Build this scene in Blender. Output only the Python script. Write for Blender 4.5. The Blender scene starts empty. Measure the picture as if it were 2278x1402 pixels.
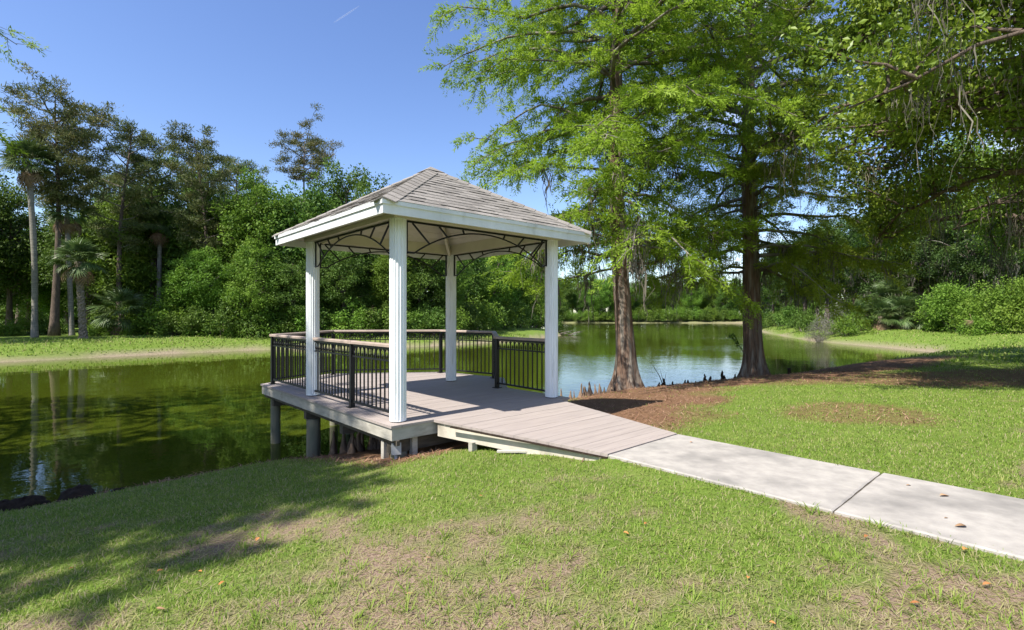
import bpy, math, random
import numpy as np
from mathutils import Vector, Matrix

random.seed(7)
R = np.random.default_rng(7)
SC = bpy.context.scene
COL = SC.collection
PI = math.pi

# ------------------------------------------------------------------ camera, sky, sun, exposure
cam_d = bpy.data.cameras.new('camera')
cam_d.lens = 18.0; cam_d.sensor_width = 36.0; cam_d.clip_start = 0.05; cam_d.clip_end = 3000
cam = bpy.data.objects.new('camera', cam_d); COL.objects.link(cam)
cam.location = (0, 0, 1.35); cam.rotation_euler = (math.radians(90), 0, 0)
SC.camera = cam

SUN_EL = math.radians(53.0)
SUN_AZ = math.atan2(-0.722, -0.692)          # clockwise from +Y
world = bpy.data.worlds.new('World'); SC.world = world; world.use_nodes = True
wn, wl = world.node_tree.nodes, world.node_tree.links
bg = wn['Background']; bg.inputs['Strength'].default_value = 0.128
sky = wn.new('ShaderNodeTexSky'); sky.sky_type = 'NISHITA'; sky.sun_disc = False
sky.sun_elevation = SUN_EL; sky.sun_rotation = SUN_AZ % (2 * PI)
sky.altitude = 0; sky.air_density = 1.0; sky.dust_density = 0.7; sky.ozone_density = 2.0
# thin broken cloud low over the far shore to the right, as the gaps between the trees show
tc = wn.new('ShaderNodeTexCoord'); mp = wn.new('ShaderNodeMapping')
mp.inputs['Scale'].default_value = (1.0, 1.0, 3.2); mp.inputs['Location'].default_value = (0.35, 0.1, 0.0)
nz = wn.new('ShaderNodeTexNoise'); nz.inputs['Scale'].default_value = 3.1; nz.inputs['Detail'].default_value = 7; nz.inputs['Roughness'].default_value = 0.55
cr = wn.new('ShaderNodeValToRGB'); cr.color_ramp.elements[0].position = 0.5; cr.color_ramp.elements[1].position = 0.72
sx = wn.new('ShaderNodeSeparateXYZ')
mr = wn.new('ShaderNodeMapRange'); mr.inputs['From Min'].default_value = 0.15; mr.inputs['From Max'].default_value = 0.62
mul = wn.new('ShaderNodeMath'); mul.operation = 'MULTIPLY'
mul2 = wn.new('ShaderNodeMath'); mul2.operation = 'MULTIPLY'; mul2.inputs[1].default_value = 0.75
mixc = wn.new('ShaderNodeMixRGB'); mixc.inputs[2].default_value = (7.4, 7.6, 8.0, 1)
wl.new(tc.outputs['Generated'], mp.inputs['Vector']); wl.new(mp.outputs[0], nz.inputs['Vector']); wl.new(nz.outputs['Fac'], cr.inputs[0])
wl.new(tc.outputs['Generated'], sx.inputs[0]); wl.new(sx.outputs['X'], mr.inputs['Value'])
wl.new(cr.outputs[0], mul.inputs[0]); wl.new(mr.outputs[0], mul.inputs[1]); wl.new(mul.outputs[0], mul2.inputs[0])
hsv = wn.new('ShaderNodeHueSaturation'); hsv.inputs['Hue'].default_value = 0.512; hsv.inputs['Saturation'].default_value = 1.14; wl.new(sky.outputs[0], hsv.inputs['Color'])
wl.new(mul2.outputs[0], mixc.inputs[0]); wl.new(hsv.outputs[0], mixc.inputs[1]); wl.new(mixc.outputs[0], bg.inputs['Color'])

sun_d = bpy.data.lights.new('sun', 'SUN'); sun_d.energy = 5.0; sun_d.angle = math.radians(0.55); sun_d.color = (1.0, 0.955, 0.87)
sun = bpy.data.objects.new('sun', sun_d); COL.objects.link(sun)
to_sun = Vector((-0.722 * math.cos(SUN_EL), -0.692 * math.cos(SUN_EL), math.sin(SUN_EL)))
sun.rotation_euler = to_sun.to_track_quat('Z', 'Y').to_euler(); sun.location = (-20, -20, 40)

SC.view_settings.view_transform = 'Standard'; SC.view_settings.look = 'None'
SC.view_settings.exposure = 0.88; SC.view_settings.gamma = 1.0; SC.view_settings.use_curve_mapping = False
SC.render.engine = 'CYCLES'
SC.cycles.max_bounces = 6; SC.cycles.diffuse_bounces = 3; SC.cycles.glossy_bounces = 3; SC.cycles.transmission_bounces = 3

# ------------------------------------------------------------------ helpers
def tag(o, label=None, cat=None, group=None, kind=None):
    if label: o['label'] = label
    if cat: o['category'] = cat
    if group: o['group'] = group
    if kind: o['kind'] = kind
    return o

def link(name, data, parent=None, loc=None, rot=None):
    o = bpy.data.objects.new(name, data); COL.objects.link(o)
    if parent is not None: o.parent = parent
    if loc is not None: o.location = loc
    if rot is not None: o.rotation_euler = rot
    return o

def empty(name, loc=(0, 0, 0), rz=0.0):
    o = link(name, None, None, loc, (0, 0, rz)); o.empty_display_size = 0.2
    return o

def copy_tree(o, parent=None):
    c = o.copy(); COL.objects.link(c); c.parent = parent
    for ch in list(o.children): copy_tree(ch, c)
    return c

class MB:
    """collects verts and faces, builds one mesh"""
    def __init__(s): s.v = []; s.q = []; s.t = []; s.n = 0; s.tq = []; s.tt = []; s.poly = []; s.tp = []
    def add(s, v, q=None, t=None, tint=0.5):
        v = np.asarray(v, float).reshape(-1, 3); b = s.n; s.v.append(v); s.n += len(v)
        if q is not None and len(q):
            q = np.asarray(q, int).reshape(-1, 4) + b; s.q.append(q); s.tq.append(np.broadcast_to(np.asarray(tint, float), (len(q),)) if np.ndim(tint) else np.full(len(q), float(tint)))
        if t is not None and len(t):
            t = np.asarray(t, int).reshape(-1, 3) + b; s.t.append(t); s.tt.append(np.broadcast_to(np.asarray(tint, float), (len(t),)) if np.ndim(tint) else np.full(len(t), float(tint)))
        return s
    def polyface(s, idx): s.poly.append([i for i in idx]); s.tp.append(0.5)
    def mesh(s, name, mat=None, smooth=False, tint=False):
        me = bpy.data.meshes.new(name)
        V = np.concatenate(s.v) if s.v else np.zeros((0, 3))
        Q = np.concatenate(s.q) if s.q else np.zeros((0, 4), int)
        T = np.concatenate(s.t) if s.t else np.zeros((0, 3), int)
        loops = np.concatenate([Q.ravel(), T.ravel()] + [np.array(p, int) for p in s.poly]).astype(np.int32)
        sizes = np.concatenate([np.full(len(Q), 4), np.full(len(T), 3), np.array([len(p) for p in s.poly], int)]).astype(np.int32)
        starts = np.concatenate([[0], np.cumsum(sizes)[:-1]]).astype(np.int32) if len(sizes) else np.zeros(0, np.int32)
        me.vertices.add(len(V)); me.vertices.foreach_set('co', V.astype(np.float32).ravel())
        me.loops.add(len(loops)); me.loops.foreach_set('vertex_index', loops)
        me.polygons.add(len(sizes)); me.polygons.foreach_set('loop_start', starts)
        me.polygons.foreach_set('use_smooth', np.full(len(sizes), bool(smooth)))
        if tint:
            a = me.attributes.new('tint', 'FLOAT', 'FACE')
            tv = np.concatenate([np.concatenate(s.tq) if s.tq else np.zeros(0), np.concatenate(s.tt) if s.tt else np.zeros(0), np.array(s.tp, float)])
            a.data.foreach_set('value', tv.astype(np.float32))
        me.update(calc_edges=True); me.validate()
        if mat is not None: me.materials.append(mat)
        return me
    def build(s, name, mat, parent=None, smooth=False, tint=False, loc=None, rot=None):
        return link(name, s.mesh(name, mat, smooth, tint), parent, loc, rot)
    def box(s, x0, x1, y0, y1, z0, z1):
        v = [(x0, y0, z0), (x1, y0, z0), (x1, y1, z0), (x0, y1, z0), (x0, y0, z1), (x1, y0, z1), (x1, y1, z1), (x0, y1, z1)]
        return s.add(v, [(0, 3, 2, 1), (4, 5, 6, 7), (0, 1, 5, 4), (1, 2, 6, 5), (2, 3, 7, 6), (3, 0, 4, 7)])
    def prism(s, poly, z0, z1):
        """poly: list of (x,y) counter-clockwise; z0,z1 scalars or per-vertex lists"""
        n = len(poly); b = s.n
        zz0 = [z0] * n if np.ndim(z0) == 0 else z0; zz1 = [z1] * n if np.ndim(z1) == 0 else z1
        s.add([(p[0], p[1], a) for p, a in zip(poly, zz0)] + [(p[0], p[1], a) for p, a in zip(poly, zz1)])
        s.polyface([b + i for i in reversed(range(n))]); s.polyface([b + n + i for i in range(n)])
        for i in range(n):
            j = (i + 1) % n; s.polyface([b + i, b + j, b + n + j, b + n + i])
        return s
    def bar(s, a, b, w, h, up=(0, 0, 1)):
        """rectangular bar from a to b, w across, h along up"""
        a = Vector(a); b = Vector(b); d = (b - a).normalized(); u = Vector(up)
        if abs(d.dot(u)) > 0.99: u = Vector((1, 0, 0))
        r = d.cross(u).normalized(); u2 = r.cross(d).normalized()
        vs = []
        for p in (a, b):
            for sr, su in ((-1, -1), (1, -1), (1, 1), (-1, 1)): vs.append(p + r * (sr * w / 2) + u2 * (su * h / 2))
        return s.add([tuple(v) for v in vs], [(0, 1, 2, 3), (7, 6, 5, 4), (0, 4, 5, 1), (1, 5, 6, 2), (2, 6, 7, 3), (3, 7, 4, 0)])
    def tube(s, pts, rad, sides=8, tint=0.5, cap=True, flute=None):
        pts = np.asarray(pts, float); K = len(pts); rad = np.broadcast_to(np.asarray(rad, float), (K,))
        d = np.gradient(pts, axis=0); d /= np.linalg.norm(d, axis=1)[:, None] + 1e-9
        ref = np.array([0, 0, 1.0]) if abs(d[0][2]) < 0.9 else np.array([1.0, 0, 0])
        n1 = np.cross(d, ref); n1 /= np.linalg.norm(n1, axis=1)[:, None] + 1e-9
        for k in range(1, K):
            if np.dot(n1[k], n1[k - 1]) < 0: n1[k] *= -1
        n2 = np.cross(d, n1)
        ang = np.arange(sides) * 2 * PI / sides
        rr = rad[:, None] * np.ones((1, sides))
        if flute is not None: rr = rr * flute(ang[None, :], np.arange(K)[:, None])
        v = pts[:, None, :] + rr[:, :, None] * (np.cos(ang)[None, :, None] * n1[:, None, :] + np.sin(ang)[None, :, None] * n2[:, None, :])
        i = np.arange(K - 1)[:, None] * sides; j = np.arange(sides)[None, :]; j2 = (j + 1) % sides
        q = np.stack([i + j, i + j2, i + sides + j2, i + sides + j], -1).reshape(-1, 4)
        b = s.n
        s.add(v.reshape(-1, 3), q, tint=tint)
        if cap:
            s.polyface([b + k for k in range(sides)][::-1]); s.polyface([b + (K - 1) * sides + k for k in range(sides)])
        return s

def leaves(mb, c, d, nrm, L, W, tint, droop=0.0):
    """rhombus leaves: c base (N,3), d direction, nrm approximate normal"""
    c = np.asarray(c); N = len(c)
    d = d / (np.linalg.norm(d, axis=1)[:, None] + 1e-9)
    side = np.cross(d, nrm); side /= np.linalg.norm(side, axis=1)[:, None] + 1e-9
    up = np.cross(side, d)
    L = np.broadcast_to(L, (N,))[:, None]; W = np.broadcast_to(W, (N,))[:, None]
    m = c + d * L * 0.5 + up * L * 0.08
    tip = c + d * L - up * L * droop
    v = np.stack([c, m + side * W * 0.5, tip, m - side * W * 0.5], 1).reshape(-1, 3)
    q = np.arange(N * 4).reshape(-1, 4)
    mb.add(v, q, tint=np.broadcast_to(tint, (N,)))

def rdir(n, rng=R):
    v = rng.normal(size=(n, 3)); return v / np.linalg.norm(v, axis=1)[:, None]

# value noise
def _hash(ix, iy, seed):
    h = (ix.astype(np.int64) * 374761393 + iy.astype(np.int64) * 668265263 + seed * 982451653) & 0x7fffffff
    h = (h ^ (h >> 13)) * 1274126177 & 0x7fffffff
    return ((h ^ (h >> 16)) & 0xffff) / 65535.0
def vnoise(x, y, seed=0):
    x = np.asarray(x, float); y = np.asarray(y, float)
    ix = np.floor(x); iy = np.floor(y); fx = x - ix; fy = y - iy
    fx = fx * fx * (3 - 2 * fx); fy = fy * fy * (3 - 2 * fy)
    a = _hash(ix, iy, seed); b = _hash(ix + 1, iy, seed); c = _hash(ix, iy + 1, seed); d = _hash(ix + 1, iy + 1, seed)
    return (a * (1 - fx) + b * fx) * (1 - fy) + (c * (1 - fx) + d * fx) * fy
def fbm(x, y, scale, seed=0, oct=4):
    s = 0; a = 0.5; t = 0; f = 1.0 / scale
    for k in range(oct):
        s = s + a * vnoise(np.asarray(x) * f + 17.3 * k, np.asarray(y) * f - 9.1 * k, seed + k); t += a; a *= 0.5; f *= 2.03
    return s / t
def sstep(a, b, x):
    t = np.clip((np.asarray(x, float) - a) / (b - a), 0, 1); return t * t * (3 - 2 * t)

# ------------------------------------------------------------------ materials
def new_mat(name):
    m = bpy.data.materials.new(name); m.use_nodes = True
    nt = m.node_tree; return m, nt.nodes, nt.links, nt.nodes['Principled BSDF']

def pmat(name, col, col2=None, scale=4.0, stretch=(1, 1, 1), rough=0.7, bump=0.0, bscale=None, rand=0.0, detail=6, lo=0.35, hi=0.65, spec=0.3, coords='Object', metal=0.0, col3=None, scale3=1.0, lo3=0.5, hi3=0.7, bdist=0.01):
    m, n, l, p = new_mat(name)
    p.inputs['Roughness'].default_value = rough; p.inputs['Specular IOR Level'].default_value = spec; p.inputs['Metallic'].default_value = metal
    tc = n.new('ShaderNodeTexCoord'); mp = n.new('ShaderNodeMapping'); mp.inputs['Scale'].default_value = stretch
    l.new(tc.outputs[coords], mp.inputs[0])
    nz = n.new('ShaderNodeTexNoise'); nz.inputs['Scale'].default_value = scale; nz.inputs['Detail'].default_value = detail; nz.inputs['Roughness'].default_value = 0.6
    l.new(mp.outputs[0], nz.inputs['Vector'])
    cr = n.new('ShaderNodeValToRGB'); cr.color_ramp.elements[0].position = lo; cr.color_ramp.elements[1].position = hi
    cr.color_ramp.elements[0].color = (*col, 1); cr.color_ramp.elements[1].color = (*(col2 or col), 1)
    l.new(nz.outputs['Fac'], cr.inputs[0]); out = cr.outputs[0]
    if col3 is not None:
        n3 = n.new('ShaderNodeTexNoise'); n3.inputs['Scale'].default_value = scale3; n3.inputs['Detail'].default_value = 5
        l.new(mp.outputs[0], n3.inputs['Vector'])
        r3 = n.new('ShaderNodeMapRange'); r3.inputs['From Min'].default_value = lo3; r3.inputs['From Max'].default_value = hi3; l.new(n3.outputs['Fac'], r3.inputs['Value'])
        mx = n.new('ShaderNodeMixRGB'); mx.inputs[2].default_value = (*col3, 1); l.new(r3.outputs[0], mx.inputs[0]); l.new(out, mx.inputs[1]); out = mx.outputs[0]
    if rand:
        oi = n.new('ShaderNodeObjectInfo'); hs = n.new('ShaderNodeHueSaturation')
        mr = n.new('ShaderNodeMapRange'); mr.inputs['To Min'].default_value = 1 - rand; mr.inputs['To Max'].default_value = 1 + rand
        l.new(oi.outputs['Random'], mr.inputs['Value']); l.new(mr.outputs[0], hs.inputs['Value']); l.new(out, hs.inputs['Color']); out = hs.outputs[0]
    l.new(out, p.inputs['Base Color'])
    if bump:
        nb = n.new('ShaderNodeTexNoise'); nb.inputs['Scale'].default_value = bscale or scale * 4; nb.inputs['Detail'].default_value = 5
        l.new(mp.outputs[0], nb.inputs['Vector'])
        bp = n.new('ShaderNodeBump'); bp.inputs['Strength'].default_value = bump; bp.inputs['Distance'].default_value = bdist
        l.new(nb.outputs['Fac'], bp.inputs['Height']); l.new(bp.outputs[0], p.inputs['Normal'])
    return m

def leafmat(name, cols, rough=0.55, trans=0.3, rand=0.12, spec=0.25):
    """colour ramp over the per-leaf tint, tree-to-tree variation, some light passing through the leaf"""
    m, n, l, p = new_mat(name)
    at = n.new('ShaderNodeAttribute'); at.attribute_name = 'tint'
    cr = n.new('ShaderNodeValToRGB'); e = cr.color_ramp.elements
    while len(e) < len(cols): e.new(0.5)
    for i, c in enumerate(cols): e[i].position = i / (len(cols) - 1); e[i].color = (*c, 1)
    l.new(at.outputs['Fac'], cr.inputs[0])
    oi = n.new('ShaderNodeObjectInfo'); hs = n.new('ShaderNodeHueSaturation')
    mr = n.new('ShaderNodeMapRange'); mr.inputs['To Min'].default_value = 1 - rand; mr.inputs['To Max'].default_value = 1 + rand
    mh = n.new('ShaderNodeMapRange'); mh.inputs['To Min'].default_value = 0.488; mh.inputs['To Max'].default_value = 0.512
    l.new(oi.outputs['Random'], mr.inputs['Value']); l.new(mr.outputs[0], hs.inputs['Value']); l.new(oi.outputs['Random'], mh.inputs['Value']); l.new(mh.outputs[0], hs.inputs['Hue'])
    l.new(cr.outputs[0], hs.inputs['Color']); l.new(hs.outputs[0], p.inputs['Base Color'])
    p.inputs['Roughness'].default_value = rough; p.inputs['Specular IOR Level'].default_value = spec
    tr = n.new('ShaderNodeBsdfTranslucent'); mx = n.new('ShaderNodeMixShader'); mx.inputs[0].default_value = trans
    l.new(hs.outputs[0], tr.inputs['Color'])
    out = n['Material Output']; l.new(p.outputs[0], mx.inputs[1]); l.new(tr.outputs[0], mx.inputs[2]); l.new(mx.outputs[0], out.inputs['Surface'])
    return m

M = {}
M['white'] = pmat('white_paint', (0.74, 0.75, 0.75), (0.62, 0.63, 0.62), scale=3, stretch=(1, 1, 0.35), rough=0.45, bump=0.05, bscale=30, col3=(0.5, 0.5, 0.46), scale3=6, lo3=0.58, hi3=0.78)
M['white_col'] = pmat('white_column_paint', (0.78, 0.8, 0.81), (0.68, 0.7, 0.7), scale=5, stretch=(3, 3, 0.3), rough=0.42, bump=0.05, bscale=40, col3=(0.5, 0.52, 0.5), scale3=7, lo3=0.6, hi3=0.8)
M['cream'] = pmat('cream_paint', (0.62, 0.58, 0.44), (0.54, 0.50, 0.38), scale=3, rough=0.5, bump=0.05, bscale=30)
M['stringer'] = pmat('pale_stringer', (0.56, 0.51, 0.43), (0.44, 0.40, 0.33), scale=5, rough=0.75, bump=0.15, col3=(0.25, 0.22, 0.17), scale3=3.5, lo3=0.56, hi3=0.8)
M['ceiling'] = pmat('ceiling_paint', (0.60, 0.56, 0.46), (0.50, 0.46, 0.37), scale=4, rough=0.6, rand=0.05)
M['black'] = pmat('black_iron', (0.007, 0.007, 0.008), (0.011, 0.011, 0.012), scale=20, rough=0.42, spec=0.3)
M['deck'] = pmat('composite_decking', (0.355, 0.303, 0.275), (0.30, 0.256, 0.234), scale=5, stretch=(0.4, 5, 1), rough=0.7, bump=0.25, bscale=40, rand=0.03, col3=(0.28, 0.24, 0.22), scale3=1.6, lo3=0.58, hi3=0.85, bdist=0.003)
M['rail'] = pmat('composite_handrail', (0.40, 0.31, 0.26), (0.30, 0.24, 0.20), scale=6, rough=0.6, bump=0.1)
M['fascia'] = pmat('weathered_fascia', (0.46, 0.43, 0.37), (0.36, 0.335, 0.29), scale=4, stretch=(1, 1, 3), rough=0.75, bump=0.15, col3=(0.22, 0.21, 0.17), scale3=3.0, lo3=0.56, hi3=0.8)
M['lumber'] = pmat('dark_lumber', (0.12, 0.1, 0.075), (0.07, 0.06, 0.045), scale=6, stretch=(1, 1, 4), rough=0.85, bump=0.2)
M['piling'] = pmat('treated_piling', (0.16, 0.17, 0.12), (0.24, 0.21, 0.15), scale=5, stretch=(3, 3, 0.4), rough=0.85, bump=0.4, col3=(0.05, 0.05, 0.035), scale3=2.2, lo3=0.5, hi3=0.75)
M['shingle'] = pmat('asphalt_shingle', (0.258, 0.237, 0.217), (0.178, 0.164, 0.151), scale=30, rough=0.95, bump=0.5, bscale=160, rand=0.2, bdist=0.004, spec=0.1)
M['hip'] = pmat('hip_cap_shingle', (0.28, 0.256, 0.234), (0.21, 0.192, 0.176), scale=30, rough=0.95, bump=0.5, bscale=160, rand=0.12, spec=0.1)
M['concrete'] = pmat('broom_concrete', (0.385, 0.355, 0.32), (0.29, 0.268, 0.245), scale=7, rough=0.9, bump=0.6, bscale=60, detail=10, col3=(0.15, 0.142, 0.132), scale3=1.5, lo3=0.5, hi3=0.78, bdist=0.004)
M['joint'] = pmat('dirty_joint', (0.09, 0.075, 0.055), (0.05, 0.04, 0.03), scale=20, rough=1)
M['box'] = pmat('grey_plastic', (0.42, 0.43, 0.43), (0.36, 0.37, 0.37), rough=0.5)
M['bark'] = pmat('cypress_bark', (0.19, 0.122, 0.086), (0.07, 0.047, 0.037), scale=5, stretch=(4.5, 4.5, 0.4), rough=0.95, bump=0.9, bscale=9, col3=(0.27, 0.235, 0.195), scale3=2.4, lo3=0.46, hi3=0.7, bdist=0.03, spec=0.1)
M['limb'] = pmat('limb_bark', (0.17, 0.145, 0.12), (0.09, 0.075, 0.06), scale=6, rough=0.95, bump=0.4, col3=(0.33, 0.31, 0.27), scale3=1.2, lo3=0.5, hi3=0.7, spec=0.1)
M['pinebark'] = pmat('pine_bark', (0.16, 0.12, 0.095), (0.085, 0.066, 0.055), scale=3, stretch=(3, 3, 0.8), rough=0.95, bump=0.8, bdist=0.03, spec=0.1)
M['palmbark'] = pmat('palm_trunk_bark', (0.27, 0.25, 0.215), (0.17, 0.155, 0.13), scale=3, stretch=(1, 1, 5), rough=0.95, bump=0.7, bdist=0.02, spec=0.1)
M['bootbark'] = pmat('palm_boots', (0.24, 0.2, 0.15), (0.12, 0.1, 0.075), scale=9, rough=0.95, bump=0.8, bdist=0.03, spec=0.1)
M['knee'] = pmat('cypress_knee_bark', (0.26, 0.18, 0.125), (0.13, 0.09, 0.065), scale=9, stretch=(2, 2, 0.7), rough=0.95, bump=0.6, spec=0.1)
M['root'] = pmat('dark_root', (0.045, 0.03, 0.022), (0.022, 0.016, 0.012), scale=9, rough=0.95, bump=0.7, spec=0.15)
M['moss'] = leafmat('spanish_moss', [(0.075, 0.066, 0.052), (0.135, 0.12, 0.095), (0.21, 0.19, 0.155)], trans=0.2, rough=0.9, spec=0.05)
M['cyp'] = leafmat('cypress_foliage', [(0.15, 0.23, 0.02), (0.25, 0.36, 0.028), (0.34, 0.44, 0.055)], trans=0.52, rand=0.06)
M['pine'] = leafmat('pine_needles', [(0.06, 0.095, 0.026), (0.12, 0.155, 0.042), (0.19, 0.19, 0.065)], trans=0.25, rand=0.15)
M['pineb'] = leafmat('pine_needles_bronze', [(0.075, 0.1, 0.03), (0.145, 0.16, 0.05), (0.225, 0.19, 0.07)], trans=0.25, rand=0.08)
M['leafa'] = leafmat('broad_leaf_bright', [(0.07, 0.145, 0.016), (0.14, 0.245, 0.026), (0.22, 0.33, 0.045)], trans=0.4)
M['leafb'] = leafmat('broad_leaf_deep', [(0.045, 0.09, 0.014), (0.09, 0.16, 0.022), (0.15, 0.225, 0.036)], trans=0.35)
M['leafd'] = leafmat('evergreen_leaf_dark_shaded', [(0.022, 0.048, 0.01), (0.048, 0.09, 0.015), (0.09, 0.14, 0.025)], trans=0.25)  # dark evergreen tone, with the right wood's shade put into the colour
M['oakleaf'] = leafmat('oak_leaf', [(0.085, 0.16, 0.017), (0.18, 0.28, 0.026), (0.30, 0.38, 0.05)], trans=0.42, spec=0.4, rough=0.4)
M['frond'] = leafmat('palm_frond_green', [(0.045, 0.085, 0.022), (0.08, 0.13, 0.035), (0.14, 0.17, 0.06)], trans=0.2, rough=0.45, spec=0.35)
M['dead'] = leafmat('dead_frond', [(0.17, 0.10, 0.06), (0.27, 0.18, 0.11), (0.36, 0.26, 0.17)], trans=0.15, rough=0.85)
M['greybush'] = leafmat('grey_twigs', [(0.09, 0.09, 0.065), (0.16, 0.155, 0.12), (0.23, 0.2, 0.18)], trans=0.1, rough=0.85)
M['grass'] = leafmat('grass_blades', [(0.09, 0.165, 0.02), (0.165, 0.265, 0.03), (0.25, 0.34, 0.055), (0.36, 0.34, 0.13), (0.42, 0.34, 0.235)], trans=0.4, rough=0.6, rand=0.0)
M['litter'] = leafmat('needle_litter', [(0.13, 0.075, 0.045), (0.235, 0.135, 0.075), (0.36, 0.24, 0.15)], trans=0.1, rough=0.9, rand=0.0)
M['leaf_o'] = pmat('fallen_leaf_orange', (0.42, 0.17, 0.045), (0.30, 0.12, 0.05), scale=20, rough=0.7, rand=0.35)
M['leaf_t'] = pmat('fallen_leaf_tan', (0.36, 0.22, 0.12), (0.26, 0.15, 0.08), scale=20, rough=0.8, rand=0.25)

# ------------------------------------------------------------------ terrain
G_O = Vector((-1.27, 8.0)); TH = math.radians(42.16); CT, ST = math.cos(TH), math.sin(TH); DECK_Z = 0.08
def g2w(r, n): return (G_O.x + r * CT - n * ST, G_O.y + r * ST + n * CT)
def w2g(x, y):
    dx = np.asarray(x) - G_O.x; dy = np.asarray(y) - G_O.y
    return dx * CT + dy * ST, -dx * ST + dy * CT

WATER_Z = -1.0
SHORE = [(-24, 13.6), (-16, 10.6), (-11, 8), (-8, 6.4), (-6.2, 6.0), (-5.2, 6.7), (-4, 7.9), (-2.9, 8.5), (-1.2, 9.7), (.3, 12), (1.7, 13.7), (3.8, 14.9), (6.5, 16.4), (8.8, 17.8), (13.5, 21.4), (20, 25.3), (25, 29.3), (26.6, 32), (27, 37), (28, 48), (32, 62), (37, 76), (50, 96), (68, 125), (70, 146), (40, 150), (12, 149), (2, 135), (0, 110), (3, 80), (6, 63), (2, 50), (-6.1, 38.8), (-11, 36.6), (-16.9, 34.6), (-21.9, 29.7), (-25.5, 25.5), (-32, 20.5), (-30, 16)]
def catmull(P, k=5):
    P = np.array(P, float); n = len(P); out = []
    for i in range(n):
        p0, p1, p2, p3 = P[i - 1], P[i], P[(i + 1) % n], P[(i + 2) % n]
        for t in np.arange(k) / k:
            out.append(0.5 * ((2 * p1) + (-p0 + p2) * t + (2 * p0 - 5 * p1 + 4 * p2 - p3) * t * t + (-p0 + 3 * p1 - 3 * p2 + p3) * t ** 3))
    return np.array(out)
SH = catmull(SHORE)
def shore_d(x, y):
    """signed distance to the water's edge, positive on land"""
    x = np.asarray(x, float); y = np.asarray(y, float); shp = x.shape; x = x.ravel(); y = y.ravel()
    best = np.full(len(x), 1e9); inside = np.zeros(len(x), bool)
    A = SH; B = np.roll(SH, -1, 0)
    for (ax, ay), (bx, by) in zip(A, B):
        ex, ey = bx - ax, by - ay; L2 = ex * ex + ey * ey + 1e-12
        t = np.clip(((x - ax) * ex + (y - ay) * ey) / L2, 0, 1)
        dd = (x - ax - t * ex) ** 2 + (y - ay - t * ey) ** 2
        best = np.minimum(best, dd)
        if ay != by:
            c = ((ay > y) != (by > y)) & (x < ex * (y - ay) / ey + ax)
            inside ^= c
    d = np.sqrt(best); d[inside] *= -1
    return d.reshape(shp)
def ground_zd(x, y, d):
    x = np.asarray(x, float); y = np.asarray(y, float)
    near = 1 - sstep(20, 34, y - 0.35 * x)
    H = 0.74 + 0.22 * near + 0.16 * sstep(8, 24, x)
    s = 2.6 - 0.35 * near + 1.5 * near * (1 - sstep(-3.5, 0.6, x))
    z = WATER_Z + 0.05 + H * (1 - np.exp(-np.maximum(d, 0) / s))
    w = (fbm(x, y, 0.5, 3) - 0.5) * 0.03 + (fbm(x, y, 3.0, 5) - 0.5) * 0.09
    z = z + w * sstep(0.3, 2.0, d)
    bank = 0.16 * sstep(0.0, 0.35, d) * (1 - near)      # small undercut step on the far banks
    zin = WATER_Z + 0.05 + np.maximum(d, -6) * 0.28
    z = np.where(d < 0, zin, z + bank)
    # keep the lawn just under the walk and the ramp
    r, n = w2g(x, y)
    onp = (1 - sstep(0.0, 0.5, np.abs(r - 0.23) - 0.62)) * (1 - sstep(-3.75, -3.0, n))
    z = z * (1 - onp) + np.minimum(z, -0.028) * onp
    onp2 = (1 - sstep(0.0, 0.25, np.abs(r - 0.23) - 0.62)) * (1 - sstep(-3.8, -3.5, n))
    return z * (1 - onp2) + (-0.022) * onp2
def gz(x, y):
    x = np.atleast_1d(np.asarray(x, float)); y = np.atleast_1d(np.asarray(y, float))
    return float(ground_zd(x, y, shore_d(x, y))[0])

def axis(lo, hi, step, far_lo, far_hi, g=1.06):
    c = list(np.arange(lo, hi + 1e-6, step)); s = step; a = lo
    left = []
    while a > far_lo: s *= g; a -= s; left.append(a)
    s = step; b = hi; right = []
    while b < far_hi: s *= g; b += s; right.append(b)
    return np.array(left[::-1] + c + right)
gx = axis(-9, 12, 0.125, -900, 900, 1.07); gy = axis(1, 14, 0.125, -500, 1500, 1.07)
GX, GY = np.meshgrid(gx, gy)
GD = shore_d(GX, GY); GZ = ground_zd(GX, GY, GD)
def mulch_mask(x, y, d):
    w = (fbm(x, y, 0.9, 21) - 0.5) * 1.4
    band = (1 - sstep(3.9, 4.8, d + w)) * sstep(-0.3, 0.4, x - 0.1 * y + w * .3) * (1 - sstep(14, 17, x))
    e1 = 1 - sstep(0.75, 1.25, np.hypot((x - 4.95) / 0.95, (y - 7.35) / 0.9) + w * 0.35)
    rr = np.hypot((x - 10.8) / 4.6, (y - 11.4) / 1.9) + w * 0.3
    e2 = 1 - sstep(0.75, 1.1, rr)
    r, n = w2g(x, y)
    deck = sstep(-2.0, -1.55, n) * (1 - sstep(1.5, 2.0, np.abs(r))) * (1 - sstep(3.5, 4, n))
    edge = (1 - sstep(0.2, 0.7, d + w * 0.3)) * (1 - sstep(16, 20, y))
    return np.clip(np.maximum.reduce([band, e1 * 0.6, e2 * 0.85, deck, edge]), 0, 1)
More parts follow.
